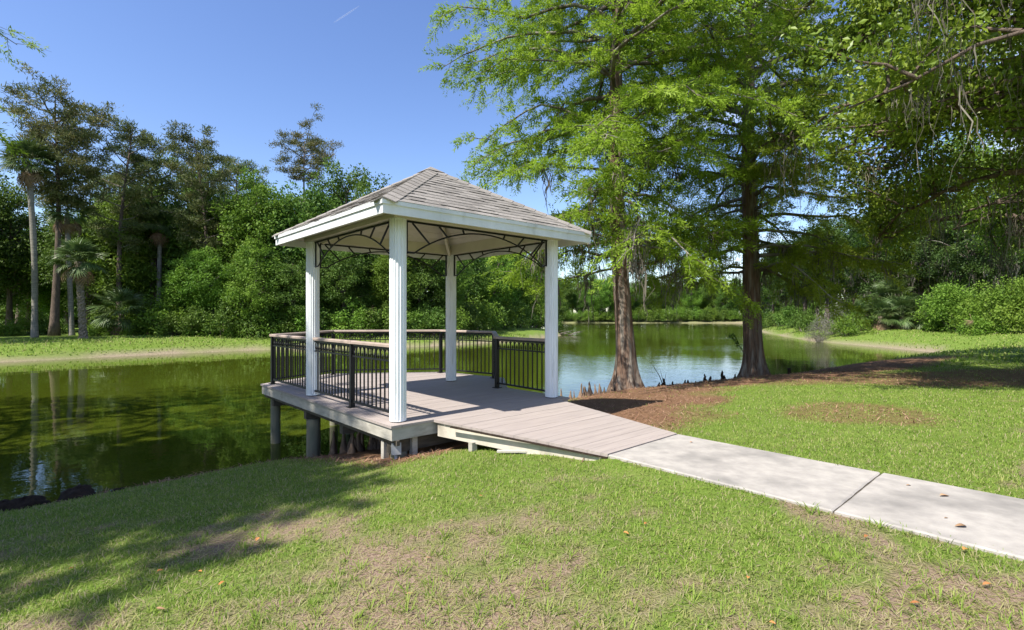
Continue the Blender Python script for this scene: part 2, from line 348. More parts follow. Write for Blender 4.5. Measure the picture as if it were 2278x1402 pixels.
def bare_mask(x, y, d):
    n1 = fbm(x, y, 0.75, 41, 5); n2 = fbm(x * 1.0, y * 1.3, 0.2, 57, 3)
    v = n1 * 0.62 + n2 * 0.38
    # thinnest on the worn patches in front of the viewer, thick near the walk and the water
    u = np.exp(-(((x + 0.75 - 0.05 * y) / 1.9) ** 2 + ((y - 3.05) / 1.0) ** 2))
    u2 = np.exp(-(((x - 2.0) / 0.9) ** 2 + ((y - 2.2) / 0.55) ** 2))
    lim = 0.62 - 0.17 * u - 0.13 * u2 + 0.12 * sstep(4.2, 5.4, y) - 0.04 * (1 - sstep(2.6, 4.2, y))
    return sstep(lim - 0.07, lim + 0.08, v) * (1 - sstep(9, 14, y))
GM = mulch_mask(GX, GY, GD); GB = bare_mask(GX, GY, GD)
far_side = sstep(20, 34, GY - 0.35 * GX)
GS = (1 - sstep(0.1, 0.5, GD + (fbm(GX, GY, 2.0, 77) - 0.5) * 1.2)) * (0.08 + 0.25 * (GX < 5)) * far_side * (GD > -3)
GS = np.maximum(GS, (GD < 0.12) * 1.0)
nx, ny = len(gx), len(gy)
ii = (np.arange(ny - 1)[:, None] * nx + np.arange(nx - 1)[None, :])
gq = np.stack([ii, ii + 1, ii + nx + 1, ii + nx], -1).reshape(-1, 4)
gm = MB(); gm.add(np.stack([GX, GY, GZ], -1), gq)

m, n, l, p = new_mat('lawn_ground'); M['lawn'] = m
p.inputs['Roughness'].default_value = 0.95; p.inputs['Specular IOR Level'].default_value = 0.1
def N(t, **k):
    o = n.new(t)
    for a, b in k.items(): o.inputs[a.replace('_', ' ')].default_value = b
    return o
tc = N('ShaderNodeTexCoord')
def noise(scale, det=6, rough=0.62):
    o = N('ShaderNodeTexNoise', Scale=scale, Detail=det, Roughness=rough); l.new(tc.outputs['Object'], o.inputs['Vector']); return o.outputs['Fac']
def ramp(src, stops):
    o = n.new('ShaderNodeValToRGB'); e = o.color_ramp.elements
    while len(e) < len(stops): e.new(0.5)
    for i, (ps, c) in enumerate(stops): e[i].position = ps; e[i].color = (*c, 1)
    l.new(src, o.inputs[0]); return o.outputs[0]
def mixn(f, a, b):
    o = n.new('ShaderNodeMixRGB'); l.new(f, o.inputs[0]); l.new(a, o.inputs[1]); l.new(b, o.inputs[2]); return o.outputs[0]
def attr(nm):
    o = n.new('ShaderNodeAttribute'); o.attribute_name = nm; return o.outputs['Fac']
green = ramp(noise(2.2, 9, 0.72), [(0.3, (0.09, 0.135, 0.022)), (0.5, (0.13, 0.2, 0.032)), (0.72, (0.21, 0.235, 0.065))])
green2 = ramp(noise(38, 5, 0.7), [(0.3, (0.055, 0.085, 0.015)), (0.55, (0.13, 0.19, 0.03)), (0.75, (0.2, 0.22, 0.07))])
mx0 = n.new('ShaderNodeMixRGB'); mx0.inputs[0].default_value = 0.45; l.new(green, mx0.inputs[1]); l.new(green2, mx0.inputs[2])
thatch = ramp(noise(70, 6, 0.75), [(0.28, (0.10, 0.066, 0.048)), (0.5, (0.235, 0.165, 0.122)), (0.7, (0.38, 0.285, 0.215))])
mulch = ramp(noise(45, 6, 0.75), [(0.3, (0.06, 0.035, 0.022)), (0.5, (0.175, 0.098, 0.055)), (0.7, (0.30, 0.185, 0.11))])
sand = ramp(noise(14, 6, 0.7), [(0.3, (0.14, 0.115, 0.075)), (0.55, (0.27, 0.22, 0.15)), (0.75, (0.36, 0.3, 0.215))])
c = mixn(attr('bare'), mx0.outputs[0], thatch); c = mixn(attr('sand'), c, sand); c = mixn(attr('mulch'), c, mulch)
l.new(c, p.inputs['Base Color'])
bp = n.new('ShaderNodeBump'); bp.inputs['Strength'].default_value = 0.7; bp.inputs['Distance'].default_value = 0.03
l.new(noise(55, 4, 0.7), bp.inputs['Height']); l.new(bp.outputs[0], p.inputs['Normal'])
gme = gm.mesh('ground', M['lawn'], smooth=True)
for nm, arr in (('mulch', GM), ('bare', GB), ('sand', GS)):
    a = gme.attributes.new(nm, 'FLOAT', 'POINT'); a.data.foreach_set('value', arr.astype(np.float32).ravel())
tag(link('ground', gme), 'lawn and wooded banks sloping down to the pond', None, None, 'structure')

# water
m, n, l, p = new_mat('pond_water'); M['water'] = m
p.inputs['Base Color'].default_value = (0.047, 0.062, 0.0055, 1); p.inputs['Roughness'].default_value = 0.015; p.inputs['IOR'].default_value = 1.33
tc = n.new('ShaderNodeTexCoord'); mp = n.new('ShaderNodeMapping'); mp.inputs['Scale'].default_value = (1, 1, 1); l.new(tc.outputs['Object'], mp.inputs[0])
n1 = n.new('ShaderNodeTexNoise'); n1.inputs['Scale'].default_value = 0.9; n1.inputs['Detail'].default_value = 3
n2 = n.new('ShaderNodeTexNoise'); n2.inputs['Scale'].default_value = 5.5; n2.inputs['Detail'].default_value = 2
n3 = n.new('ShaderNodeTexNoise'); n3.inputs['Scale'].default_value = 0.06; n3.inputs['Detail'].default_value = 2
for q in (n1, n2, n3): l.new(mp.outputs[0], q.inputs['Vector'])
mr = n.new('ShaderNodeMapRange'); mr.inputs['From Min'].default_value = 0.4; mr.inputs['From Max'].default_value = 0.65; mr.inputs['To Min'].default_value = 0.15; mr.inputs['To Max'].default_value = 1.0; l.new(n3.outputs['Fac'], mr.inputs['Value'])
b1 = n.new('ShaderNodeBump'); b1.inputs['Strength'].default_value = 0.05; b1.inputs['Distance'].default_value = 0.12; l.new(n1.outputs['Fac'], b1.inputs['Height'])
b2 = n.new('ShaderNodeBump'); b2.inputs['Distance'].default_value = 0.012; l.new(n2.outputs['Fac'], b2.inputs['Height']); l.new(b1.outputs[0], b2.inputs['Normal'])
ms = n.new('ShaderNodeMath'); ms.operation = 'MULTIPLY'; ms.inputs[1].default_value = 0.3; # open water to the right takes the breeze, the arm at the left lies sheltered
sxw = n.new('ShaderNodeSeparateXYZ'); l.new(tc.outputs['Object'], sxw.inputs[0]); mw = n.new('ShaderNodeMapRange'); mw.inputs['From Min'].default_value = -3; mw.inputs['From Max'].default_value = 4; mw.inputs['To Min'].default_value = 0.6; mw.inputs['To Max'].default_value = 2.6; l.new(sxw.outputs['X'], mw.inputs['Value'])
mm_ = n.new('ShaderNodeMath'); mm_.operation = 'MULTIPLY'; l.new(mr.outputs[0], mm_.inputs[0]); l.new(mw.outputs[0], mm_.inputs[1])
l.new(mm_.outputs[0], ms.inputs[0]); l.new(ms.outputs[0], b2.inputs['Strength'])
l.new(b2.outputs[0], p.inputs['Normal'])
wm = MB()
wm.add([(-60, 2, WATER_Z), (90, 2, WATER_Z), (90, 170, WATER_Z), (-60, 170, WATER_Z)], [(0, 1, 2, 3)])
tag(wm.build('water', M['water']), 'still green pond water reflecting trees and sky', None, None, 'structure')

# concrete walk: slabs with open joints
path = MB(); pa = [g2w(-0.40, -3.735), g2w(0.86, -3.735), g2w(0.86, -12.0), g2w(-0.40, -12.0)]
path.prism([pa[0], pa[3], pa[2], pa[1]], -0.11, -0.014)
walk = path.build('path', M['joint']); tag(walk, 'pale concrete walk crossing the lawn to the ramp', None, None, 'structure')
nn = [-3.735, -5.66, -7.55, -9.4, -11.9]
for k in range(4):
    a, b = nn[k], nn[k + 1] + (0.014 if k < 3 else 0)
    mb = MB(); e = 0.012
    top = []
    S = 14
    def edge(r0, r1, n0, n1):
        return [(r0 + (r1 - r0) * t, n0 + (n1 - n0) * t) for t in np.arange(S) / S]
    ring = edge(-0.41, -0.41, a, b) + edge(-0.41, 0.87, b, b) + edge(0.87, 0.87, b, a) + edge(0.87, -0.41, a, a)
    ring = np.array(ring); cen = ring.mean(0)
    jit = (R.random((len(ring), 1)) - 0.5) * 0.006
    ring2 = ring + jit * np.sign(ring - cen)
    inner = cen + (ring2 - cen) * (1 - e / np.maximum(np.abs(ring2 - cen).max(1), .3))[:, None]
    W1 = [(*g2w(*q), -0.10) for q in ring2]; W2 = [(*g2w(*q), -0.009) for q in ring2]; W3 = [(*g2w(*q), 0.0) for q in inner]
    K = len(ring2); mb.add(W1 + W2 + W3)
    for i in range(K):
        j = (i + 1) % K; mb.polyface([i, j, K + j, K + i]); mb.polyface([K + i, K + j, 2 * K + j, 2 * K + i])
    mb.polyface([2 * K + i for i in range(K)])
    o = mb.build('slab', M['concrete'], walk)
    o.location.z = (0, 0.003, -0.003, 0)[k]

# ------------------------------------------------------------------ gazebo on its deck
gaz = empty('gazebo', (G_O.x, G_O.y, DECK_Z), TH)
tag(gaz, 'white open gazebo with hipped shingle roof on a railed deck over the pond', 'gazebo')
HC = 1.33                                    # column centres
DP = [(-1.53, -1.53), (1.53, -1.53), (1.53, -0.08), (2.42, 1.02), (2.12, 2.72), (0.12, 4.12), (-1.53, 3.32)]   # deck outline, ccw
def span_at(n):
    xs = []
    for (x0, y0), (x1, y1) in zip(DP, DP[1:] + DP[:1]):
        if (y0 - n) * (y1 - n) <= 0 and y0 != y1: xs.append(x0 + (x1 - x0) * (n - y0) / (y1 - y0))
    return min(xs), max(xs)
# substructure: beams and joists
sub = MB()
for n0 in (-1.33, 0.0, 1.33, 2.9):
    a, b = span_at(n0); sub.box(a + 0.08, b - 0.08, n0 - 0.05, n0 + 0.05, -0.36, -0.19)
for r0 in np.arange(-1.3, 2.2, 0.42):
    ns = [q for q in np.arange(-1.45, 4.0, 0.05) if span_at(q)[0] + 0.1 < r0 < span_at(q)[1] - 0.1]
    sub.box(r0 - 0.02, r0 + 0.02, ns[0], ns[-1], -0.185, -0.031)
deck = sub.build('deck', M['lumber'], gaz)
# boards across, with two border boards along the water-side edge
for k, (a, b) in enumerate(((-1.53, -1.392), (-1.386, -1.248))):
    mb = MB(); mb.prism([(a, -1.53), (b, -1.53), (b, 3.32 + (b + 1.53) * 0.485 - 0.002), (a, 3.32 + (a + 1.53) * 0.485 - 0.002)], -0.03, 0.0)
    mb.build('board', M['deck'], deck)
n0 = -1.53
while n0 < 4.08:
    n1 = min(n0 + 0.1395, 4.11); R0 = span_at(n0 + 0.001); R1 = span_at(n1)
    l0 = max(-1.243, R0[0]); l1 = max(-1.243, R1[0])
    mb = MB(); z = random.uniform(-0.0015, 0.0015)
    mb.prism([(l0, n0), (R0[1], n0), (R1[1], n1), (l1, n1)], -0.03 + z, z)
    mb.build('board', M['deck'], deck); n0 += 0.1425
# rim boards under the nosing
for (x0, y0), (x1, y1) in zip(DP, DP[1:] + DP[:1]):
    d = Vector((x1 - x0, y1 - y0)); L = d.length; d.normalize(); nrm = Vector((d.y, -d.x))
    a = Vector((x0, y0)) - nrm * 0.035; b = Vector((x1, y1)) - nrm * 0.035
    parts = [(a, b)]
    if L > 4: mid = a.lerp(b, 0.41); parts = [(a + d * 0.02, mid - d * 0.003), (mid + d * 0.003, b - d * 0.02)]
    else: parts = [(a + d * 0.02, b - d * 0.02)]
    for q, (s, e) in enumerate(parts):
        mb = MB(); mb.bar((s.x, s.y, -0.105), (e.x, e.y, -0.105), 0.032, 0.145); mb.build('fascia_board', M['fascia'], deck)
mb = MB()
for (x0, y0), (x1, y1) in list(zip(DP, DP[1:] + DP[:1]))[-1:]:
    mb.bar((x0 + 0.09, y0, -0.21), (x1 + 0.09, y1, -0.21), 0.04, 0.06)
mb.build('ledger', M['lumber'], deck)

# pilings
def ground_local(r, n): x, y = g2w(r, n); return gz(x, y) - DECK_Z
def piling(r, n, rad, top=-0.19, lean=0.0):
    zb = min(ground_local(r, n), WATER_Z - DECK_Z) - 0.45; mb = MB(); K = 9
    pts = [(r + lean * (1 - t), n, zb + (top - zb) * t) for t in np.linspace(0, 1, K)]
    mb.tube(pts, [rad * (1.05 - 0.05 * t + random.uniform(-.02, .02)) for t in np.linspace(0, 1, K)], 16)
    return mb.build('piling', M['piling'], gaz, smooth=True)
for r, n, rad in ((-1.33, 3.12, 0.082), (-1.33, 1.30, 0.105), (-1.3, -1.3, 0.10), (1.33, -1.3, 0.10), (1.33, 1.3, 0.10), (0.0, 2.9, 0.075), (2.1, 1.3, 0.08), (1.7, 2.7, 0.08), (0.1, 3.9, 0.08), (0.0, 0.1, 0.08)):
    piling(r, n, rad, -0.365 if n in (1.30, -1.3, 2.9) else -0.19)
for r, n, h in ((-1.42, -1.18, 0.34), (-1.16, -1.40, 0.34), (-0.80, -2.1, 0.42), (-0.62, -2.6, 0.36), (0.9, -2.2, 0.36)):
    mb = MB(); zb = ground_local(r, n) - 0.1; mb.box(r - 0.035, r + 0.035, n - 0.035, n + 0.035, zb, -0.165 - (0.012 if n > -1.6 else 0.03)); mb.build('post', M['fascia'], gaz)

# fluted columns
def column_mesh(h):
    mb = MB(); S = 144; ang = np.arange(S) * 2 * PI / S
    ph = (ang * 18 / (2 * PI)) % 1.0
    fl = np.where((ph > 0.16) & (ph < 0.84), np.sin((ph - 0.16) / 0.68 * PI), 0)
    rr = 0.101 - 0.011 * fl
    zs = [0.012, 0.03, 1.2, h - 0.02, h]; V = []
    for i, z in enumerate(zs):
        q = rr if 0 < i < 4 else rr * 0 + 0.1
        V.append(np.stack([q * np.cos(ang), q * np.sin(ang), np.full(S, z)], -1))
    i = np.arange(4)[:, None] * S; j = np.arange(S)[None]; j2 = (j + 1) % S
    mb.add(np.concatenate(V), np.stack([i + j, i + j2, i + S + j2, i + S + j], -1).reshape(-1, 4))
    mb.polyface(list(range(S))[::-1]); mb.polyface([4 * S + k for k in range(S)])
    return mb.mesh('column', M['white_col'])
cme = column_mesh(2.418)
cbase = MB(); cbase.tube([(0, 0, 0.0005), (0, 0, 0.011)], 0.094, 24); cbm = cbase.mesh('base_plate', M['black'])
for r in (-1, 1):
    for n in (-1, 1):
        o = link('column', cme, gaz, (r * HC, n * HC, 0), (0, 0, random.random()))
        link('base_plate', cbm, o)
# header beams
ZB0, ZB1 = 2.42, 2.60
for k in range(4):
    mb = MB()
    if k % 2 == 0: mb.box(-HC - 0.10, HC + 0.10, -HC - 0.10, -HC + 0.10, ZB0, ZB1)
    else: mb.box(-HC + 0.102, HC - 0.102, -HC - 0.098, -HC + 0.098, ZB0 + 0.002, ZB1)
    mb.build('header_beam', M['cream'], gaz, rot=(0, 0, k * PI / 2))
# roof: sheathing pyramid, soffit, fascia, shingles, hip caps, ceiling planks
EH = 1.755; ZE = 2.515; ZA = 3.535; SL = math.hypot(EH, ZA - ZE)
mb = MB(); a = EH - 0.02
mb.add([(-a, -a, ZE), (a, -a, ZE), (a, a, ZE), (-a, a, ZE), (0, 0, ZA), (-a, -a, ZE - 0.02), (a, -a, ZE - 0.02), (a, a, ZE - 0.02), (-a, a, ZE - 0.02), (0, 0, ZA - 0.05)],
       [(0, 5, 6, 1), (1, 6, 7, 2), (2, 7, 8, 3), (3, 8, 5, 0)], [(0, 1, 4), (1, 2, 4), (2, 3, 4), (3, 0, 4), (6, 5, 9), (7, 6, 9), (8, 7, 9), (5, 8, 9)])
roof = mb.build('roof', M['lumber'], gaz)
for k in range(4):
    mb = MB(); e = EH - 0.035
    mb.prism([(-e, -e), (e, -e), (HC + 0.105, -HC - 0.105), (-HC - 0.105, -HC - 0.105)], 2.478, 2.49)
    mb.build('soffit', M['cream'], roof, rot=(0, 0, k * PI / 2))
    mb = MB(); mb.prism([(-EH, -EH), (EH, -EH), (EH - 0.03, -EH + 0.03), (-EH + 0.03, -EH + 0.03)], 2.375, 2.505)
    mb.build('fascia', M['white'], roof, rot=(0, 0, k * PI / 2))
    mb = MB(); q = EH + 0.016
    mb.prism([(-q, -q), (q, -q), (q - 0.02, -q + 0.02), (-q + 0.02, -q + 0.02)], 2.475, 2.530)
    mb.build('drip_edge', M['white'], roof, rot=(0, 0, k * PI / 2))
def clip(poly, f):
    out = []
    for i in range(len(poly)):
        p, q = poly[i], poly[(i + 1) % len(poly)]; fp, fq = f(p), f(q)
        if fp >= 0: out.append(p)
        if (fp >= 0) != (fq >= 0):
            t = fp / (fp - fq); out.append((p[0] + (q[0] - p[0]) * t, p[1] + (q[1] - p[1]) * t))
    return out
def slope_pt(u, s, h):
    """face with its eave at y=-EH: u along the eave, s up the slope from the eave, h off the surface"""
    t = s / SL; nz = EH / SL; ny = -(ZA - ZE) / SL
    return (u, -EH + EH * t + ny * h, ZE + (ZA - ZE) * t + nz * h)
def hw(s): return EH * (1 - s / SL)
def slope_piece(mb, u0, u1, s0, s1, h0, h1, th):
    P = clip([(u0, s0), (u1, s0), (u1, s1), (u0, s1)], lambda p: hw(p[1]) - p[0] + 0.004)
    P = clip(P, lambda p: hw(p[1]) + p[0] + 0.004) if len(P) > 2 else P
    if len(P) < 3: return False
    b = mb.n; k = len(P); f = lambda s: h0 + (h1 - h0) * (s - s0) / (s1 - s0)
    mb.add([slope_pt(u, s, f(s)) for u, s in P] + [slope_pt(u, s, f(s) + th * (1 if s < s0 + 0.02 else 0.6)) for u, s in P])
    mb.polyface([b + i for i in reversed(range(k))]); mb.polyface([b + k + i for i in range(k)])
    for i in range(k): j = (i + 1) % k; mb.polyface([b + i, b + j, b + k + j, b + k + i])
    return True
NC = 15; EX = SL / NC
rest = MB()
for face in range(4):                        # 0: above the ramp, 3: above the left rail; both seen. 1, 2: away from view
    seen = face in (0, 3)
    for c in range(NC):
        s0 = c * EX - (0.012 if c == 0 else 0); w = hw(s0); u = -w - random.uniform(0.0, 0.3)
        while u < w:
            wd = random.choice((0.15, 0.19, 0.23, 0.29)) if seen else 0.33
            hh = random.choice((0.0, 0.006))
            mb = MB() if seen else rest; tmp = MB()
            ok = slope_piece(tmp, u + 0.002, u + wd - 0.002, s0, min(s0 + EX * 1.22, SL - 0.004), 0.009 + hh, 0.004, 0.0055)
            if ok and seen: tmp.build('shingle', M['shingle'], roof, rot=(0, 0, face * PI / 2))
            elif ok:
                ca, sa = math.cos(face * PI / 2), math.sin(face * PI / 2); V = np.concatenate(tmp.v)
                b = rest.n; rest.add(np.stack([V[:, 0] * ca - V[:, 1] * sa, V[:, 0] * sa + V[:, 1] * ca, V[:, 2]], -1))
                for f in tmp.poly: rest.polyface([b + i for i in f])
            u += wd
o = rest.build('shingle_field', M['shingle'], roof); o['kind'] = 'stuff'
# hip caps: folded pieces up each hip
hip_len = math.sqrt(EH * EH * 2 + (ZA - ZE) ** 2)
def hip_cap_mesh():
    mb = MB(); d = Vector((EH, EH, ZA - ZE)).normalized()
    n1 = Vector(slope_pt(0, 0, 1)) - Vector(slope_pt(0, 0, 0)); n2 = Vector((n1.y, n1.x, n1.z))   # face 0 and face 3 normals
    e1 = (d.cross(n1)).normalized(); e2 = -(d.cross(n2)).normalized()
    if e1.x < 0: e1 = -e1
    if e2.y < 0: e2 = -e2
    up = (n1 + n2).normalized(); W = 0.15; Ln = 0.235
    def P(s, side, lift): return d * s + up * lift + (e1 * W if side == 1 else e2 * W if side == -1 else Vector()) + (n1 if side == 1 else n2 if side == -1 else up) * 0.0
    V = []
    for s, lf in ((0, 0.030), (Ln, 0.020)):
        for side in (1, 0, -1): V.append(P(s, side, lf + (0.010 if side == 0 else 0))); V.append(P(s, side, lf + (0.010 if side == 0 else 0) - 0.012))
    V = [tuple(v) for v in V]
    # order per end: 0 right top,1 right bottom,2 ridge top,3 ridge bottom,4 left top,5 left bottom ; +6 upper end
    q = [(0, 2, 8, 6), (2, 4, 10, 8), (3, 1, 7, 9), (5, 3, 9, 11), (0, 1, 3, 2), (2, 3, 5, 4), (6, 8, 9, 7), (8, 10, 11, 9), (1, 0, 6, 7), (4, 5, 11, 10)]
    mb.add(V, q); return mb.mesh('hip_cap', M['hip'])
hcm = hip_cap_mesh(); dh = Vector((EH, EH, ZA - ZE)).normalized()
for k in range(4):
    s = 0.0
    while s < hip_len - 0.16:
        P0 = Vector((-EH, -EH, ZE)) + dh * s
        o = link('hip_cap', hcm, roof); Rz = Matrix.Rotation(k * PI / 2, 4, 'Z')
        o.matrix_local = Rz @ Matrix.Translation(P0); s += 0.185
mb = MB(); mb.add([(-0.16, -0.16, ZA - 0.045), (0.16, -0.16, ZA - 0.045), (0.16, 0.16, ZA - 0.045), (-0.16, 0.16, ZA - 0.045), (0, 0, ZA + 0.055)], [(3, 2, 1, 0)], [(0, 1, 4), (1, 2, 4), (2, 3, 4), (3, 0, 4)])
mb.build('peak_cap', M['hip'], roof)
# ceiling planks inside and hip rafters
a0 = HC - 0.10
for face in range(4):
    for k in range(9):
        t0 = k / 9 * 0.97 + 0.0; t1 = (k + 1) / 9 * 0.97 - 0.006
        def cp(sx, t): w = a0 * (1 - t); return (sx * w, -w, 2.475 + (ZA - ZE) * 0.98 * (1 - w / EH) - 0.17)
        mb = MB(); V = [cp(-1, t0), cp(1, t0), cp(1, t1), cp(-1, t1)]; V += [(v[0], v[1], v[2] - 0.012) for v in V]
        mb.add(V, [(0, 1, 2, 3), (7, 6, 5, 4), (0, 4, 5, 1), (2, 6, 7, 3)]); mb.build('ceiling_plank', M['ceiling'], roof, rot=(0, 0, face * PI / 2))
    mb = MB(); mb.bar((-a0, -a0, 2.43), (-0.03, -0.03, ZA - 0.20), 0.045, 0.10); mb.build('hip_rafter', M['cream'], roof, rot=(0, 0, face * PI / 2))

# arched iron brackets under the header beams
XB = HC - 0.10; ZT = 2.405; ZL = 2.015
def bracket(rot):
    t = MB(); t.bar((-XB, -HC, ZT), (XB, -HC, ZT), 0.022, 0.022)
    root = t.build('bracket', M['black'], gaz, rot=(0, 0, rot))
    for s in (-1, 1):
        mb = MB(); mb.bar((s * (XB - 0.006), -HC, ZL), (s * (XB - 0.006), -HC, ZT - 0.012), 0.05, 0.014, up=(0, 1, 0)); mb.build('side_bar', M['black'], root)
    pts = [(-XB + 0.012, ZL + 0.012), (-XB + 0.12, ZL + 0.012)]
    x0 = XB - 0.12; r0 = (x0 * x0 + (ZT - 0.034 - ZL - 0.012) ** 2) / (2 * (ZT - 0.034 - ZL - 0.012)); A = math.asin(x0 / r0)
    arc = [(r0 * math.sin(q), ZT - 0.034 - r0 + r0 * math.cos(q)) for q in np.linspace(-A, A, 25)]
    pts = pts[:1] + arc + [(XB - 0.012, ZL + 0.012)]
    mb = MB(); mb.tube([(x, -HC, z) for x, z in pts], 0.0105, 8); mb.build('arch', M['black'], root, smooth=True)
    for s in (-1, 1):
        for fx, tx in ((0.92, 0.72), (0.60, 0.50), (0.30, 0.28)):
            xa = s * fx * XB; xb = s * tx * XB
            zb = ZT - 0.034 - r0 + math.sqrt(r0 * r0 - xb * xb)
            mb = MB(); mb.bar((xa, -HC, ZT - 0.012), (xb, -HC, zb), 0.018, 0.018, up=(0, 1, 0)); mb.build('strut', M['black'], root)
for k in range(4): bracket(k * PI / 2)

# railings
bal = MB(); bal.box(-0.008, 0.008, -0.008, 0.008, 0.085, 0.845); bal_me = bal.mesh('baluster', M['black'])
SPC = 0.108
arc = MB(); hwid = SPC / 2 - 0.008
arc.tube([(-hwid, 0, 0.735)] + [(hwid * math.cos(q), 0, 0.785 + hwid * 1.25 * math.sin(q)) for q in np.linspace(PI, 0, 11)] + [(hwid, 0, 0.735)], 0.0065, 6)
arc.tube([(0, 0, 0.71), (0, 0, 0.735), (0, 0, 0.748), (0, 0, 0.76), (0, 0, 0.79)], [0.006, 0.006, 0.015, 0.009, 0.002], 6)
arc_me = arc.mesh('scroll_arch', M['black'], smooth=True)
def rail_section(a, b, dz0=0.0, dz1=0.0, wood=True, ext=0.0):
    a = Vector(a); b = Vector(b); L = (b - a).length; ang = math.atan2(b.y - a.y, b.x - a.x)
    root = empty('railing'); root.parent = gaz; root.location = (a.x, a.y, 0); root.rotation_euler = (0, 0, ang)
    if wood:
        mb = MB(); y = 0.045; E = ext
        mb.add([(-E, -y, .878 + dz0), (L + E, -y, .878 + dz1), (L + E, y, .878 + dz1), (-E, y, .878 + dz0), (-E, -y, .906 + dz0), (L + E, -y, .906 + dz1), (L + E, y, .906 + dz1), (-E, y, .906 + dz0),
                (-E, -y * .78, .918 + dz0), (L + E, -y * .78, .918 + dz1), (L + E, y * .78, .918 + dz1), (-E, y * .78, .918 + dz0)],
               [(0, 3, 2, 1), (0, 1, 5, 4), (2, 3, 7, 6), (4, 5, 9, 8), (6, 7, 11, 10), (8, 9, 10, 11), (0, 4, 7, 3), (1, 2, 6, 5), (4, 8, 11, 7), (5, 6, 10, 9)])
        mb.build('handrail', M['rail'], root)
    for nm, z, h, dd in (('top_rail', 0.860, 0.030, 1), ('middle_rail', 0.708, 0.020, 1), ('bottom_rail', 0.085, 0.028, 0)):
        mb = MB(); mb.bar((0.0, 0, z + dz0 * dd), (L, 0, z + dz1 * dd), 0.026, h); mb.build(nm, M['black'], root)
    k = max(2, round(L / SPC)); sp = L / k; mid = (dz0 + dz1) / 2
    for i in range(k):
        if i > 0: link('baluster', bal_me, root, (i * sp, 0, 0))
        o = link('scroll_arch', arc_me, root, ((i + 0.5) * sp, 0, mid)); o.scale.x = sp / SPC
    return root
pst = MB(); pst.box(-0.03, 0.03, -0.03, 0.03, 0.006, 0.872); pst_me = pst.mesh('railing_post', M['black'])
plt = MB(); plt.box(-0.06, 0.06, -0.06, 0.06, 0.0005, 0.010); plt_me = plt.mesh('base_plate', M['black'])
def rpost(r, n, ang=0.0):
    o = link('railing_post', pst_me, gaz, (r, n, 0), (0, 0, ang)); link('base_plate', plt_me, o); return o
pF, pL, pR = (-HC, -HC), (-HC, HC), (HC, -HC)
P1, P2, P3, P5, P4 = (-1.36, 3.18), (0.10, 3.93), (1.97, 2.62), (2.22, 1.10), (1.38, 0.02)
pm = (-HC, -0.08)
for q in (P1, P2, P3, P5, P4, pm): rpost(*q)
def shr(a, b, da, db):
    a = Vector(a); b = Vector(b); d = (b - a).normalized(); return a + d * da, b - d * db
rail_section(*shr(pF, pm, 0.10, 0.03), ext=0.0)
rail_section(*shr(pm, pL, 0.03, 0.10), ext=0.0)
rail_section(*shr(pL, P1, 0.10, 0.03))
rail_section(*shr(P1, P2, 0.03, 0.03), dz0=0.0, dz1=0.03, ext=0.03)
rail_section(*shr(P2, P3, 0.03, 0.03), dz0=0.03, dz1=0.03, ext=0.03)
rail_section(*shr(P3, P5, 0.03, 0.03), dz0=0.03, dz1=0.03, ext=0.03)
rail_section(*shr(P5, P4, 0.03, 0.03), dz0=0.03, dz1=-0.02, ext=0.03)
rail_section(*shr(P4, pR, 0.03, 0.10), dz0=-0.02, dz1=-0.02)
for q, z in ((P1, 0.0), (pm, 0.0), (P4, -0.02)):
    mb = MB(); mb.box(q[0] - 0.046, q[0] + 0.046, q[1] - 0.046, q[1] + 0.046, 0.876 + z, 0.919 + z); mb.build('handrail_joint', M['rail'], gaz)

# ramp down to the walk
ZR = -DECK_Z + 0.004
rmp = MB()
def re(n): t = (n + 1.535) / (-3.73 + 1.535); return -0.96 + 0.55 * t, 1.27 - 0.40 * t, ZR * t
for f in (0.04, 0.33, 0.66, 0.96):
    a, b = re(-1.6), re(-3.6); xa = a[0] + (a[1] - a[0]) * f; xb = b[0] + (b[1] - b[0]) * f
    rmp.bar((xa, -1.6, a[2] - 0.10), (xb, -3.6, b[2] - 0.06), 0.04, 0.06)
ramp = rmp.build('ramp', M['lumber'], gaz)
n0 = -1.536
while n0 > -3.70:
    n1 = max(n0 - 0.1385, -3.727); a, b = re(n0), re(n1); mb = MB(); z = random.uniform(-0.001, 0.001)
    mb.prism([(b[0], n1), (b[1], n1), (a[1], n0), (a[0], n0)], [b[2] - 0.03 + z, b[2] - 0.03 + z, a[2] - 0.03 + z, a[2] - 0.03 + z], [b[2] + z, b[2] + z, a[2] + z, a[2] + z])
    mb.build('board', M['deck'], ramp); n0 -= 0.1415
for sgn, off in ((0, 0.035), (1, -0.035)):
    a, b = re(-1.6), re(-3.7); xa, xb = a[sgn] + off, b[sgn] + off; mb = MB(); y = 0.016
    za, zb = a[2] - 0.032, b[2] - 0.045
    mb.add([(xa - y, -1.57, za - 0.165), (xa + y, -1.57, za - 0.165), (xb + y, -3.7, zb - 0.13), (xb - y, -3.7, zb - 0.13), (xa - y, -1.57, za), (xa + y, -1.57, za), (xb + y, -3.7, zb), (xb - y, -3.7, zb)],
           [(0, 3, 2, 1), (4, 5, 6, 7), (0, 1, 5, 4), (1, 2, 6, 5), (2, 3, 7, 6), (3, 0, 4, 7)])
    mb.build('stringer', M['stringer'], ramp)
    mb = MB(); sg = 1 if sgn else -1
    mb.bar((a[sgn] - sg * 0.012, -1.85, a[2] - 0.040), (b[sgn] - sg * 0.012, -3.72, b[2] - 0.040), 0.03, 0.016); mb.build('shadow_gap_strip', M['root'], ramp)  # dark strip stands in for the shadow gap under the overhanging board ends

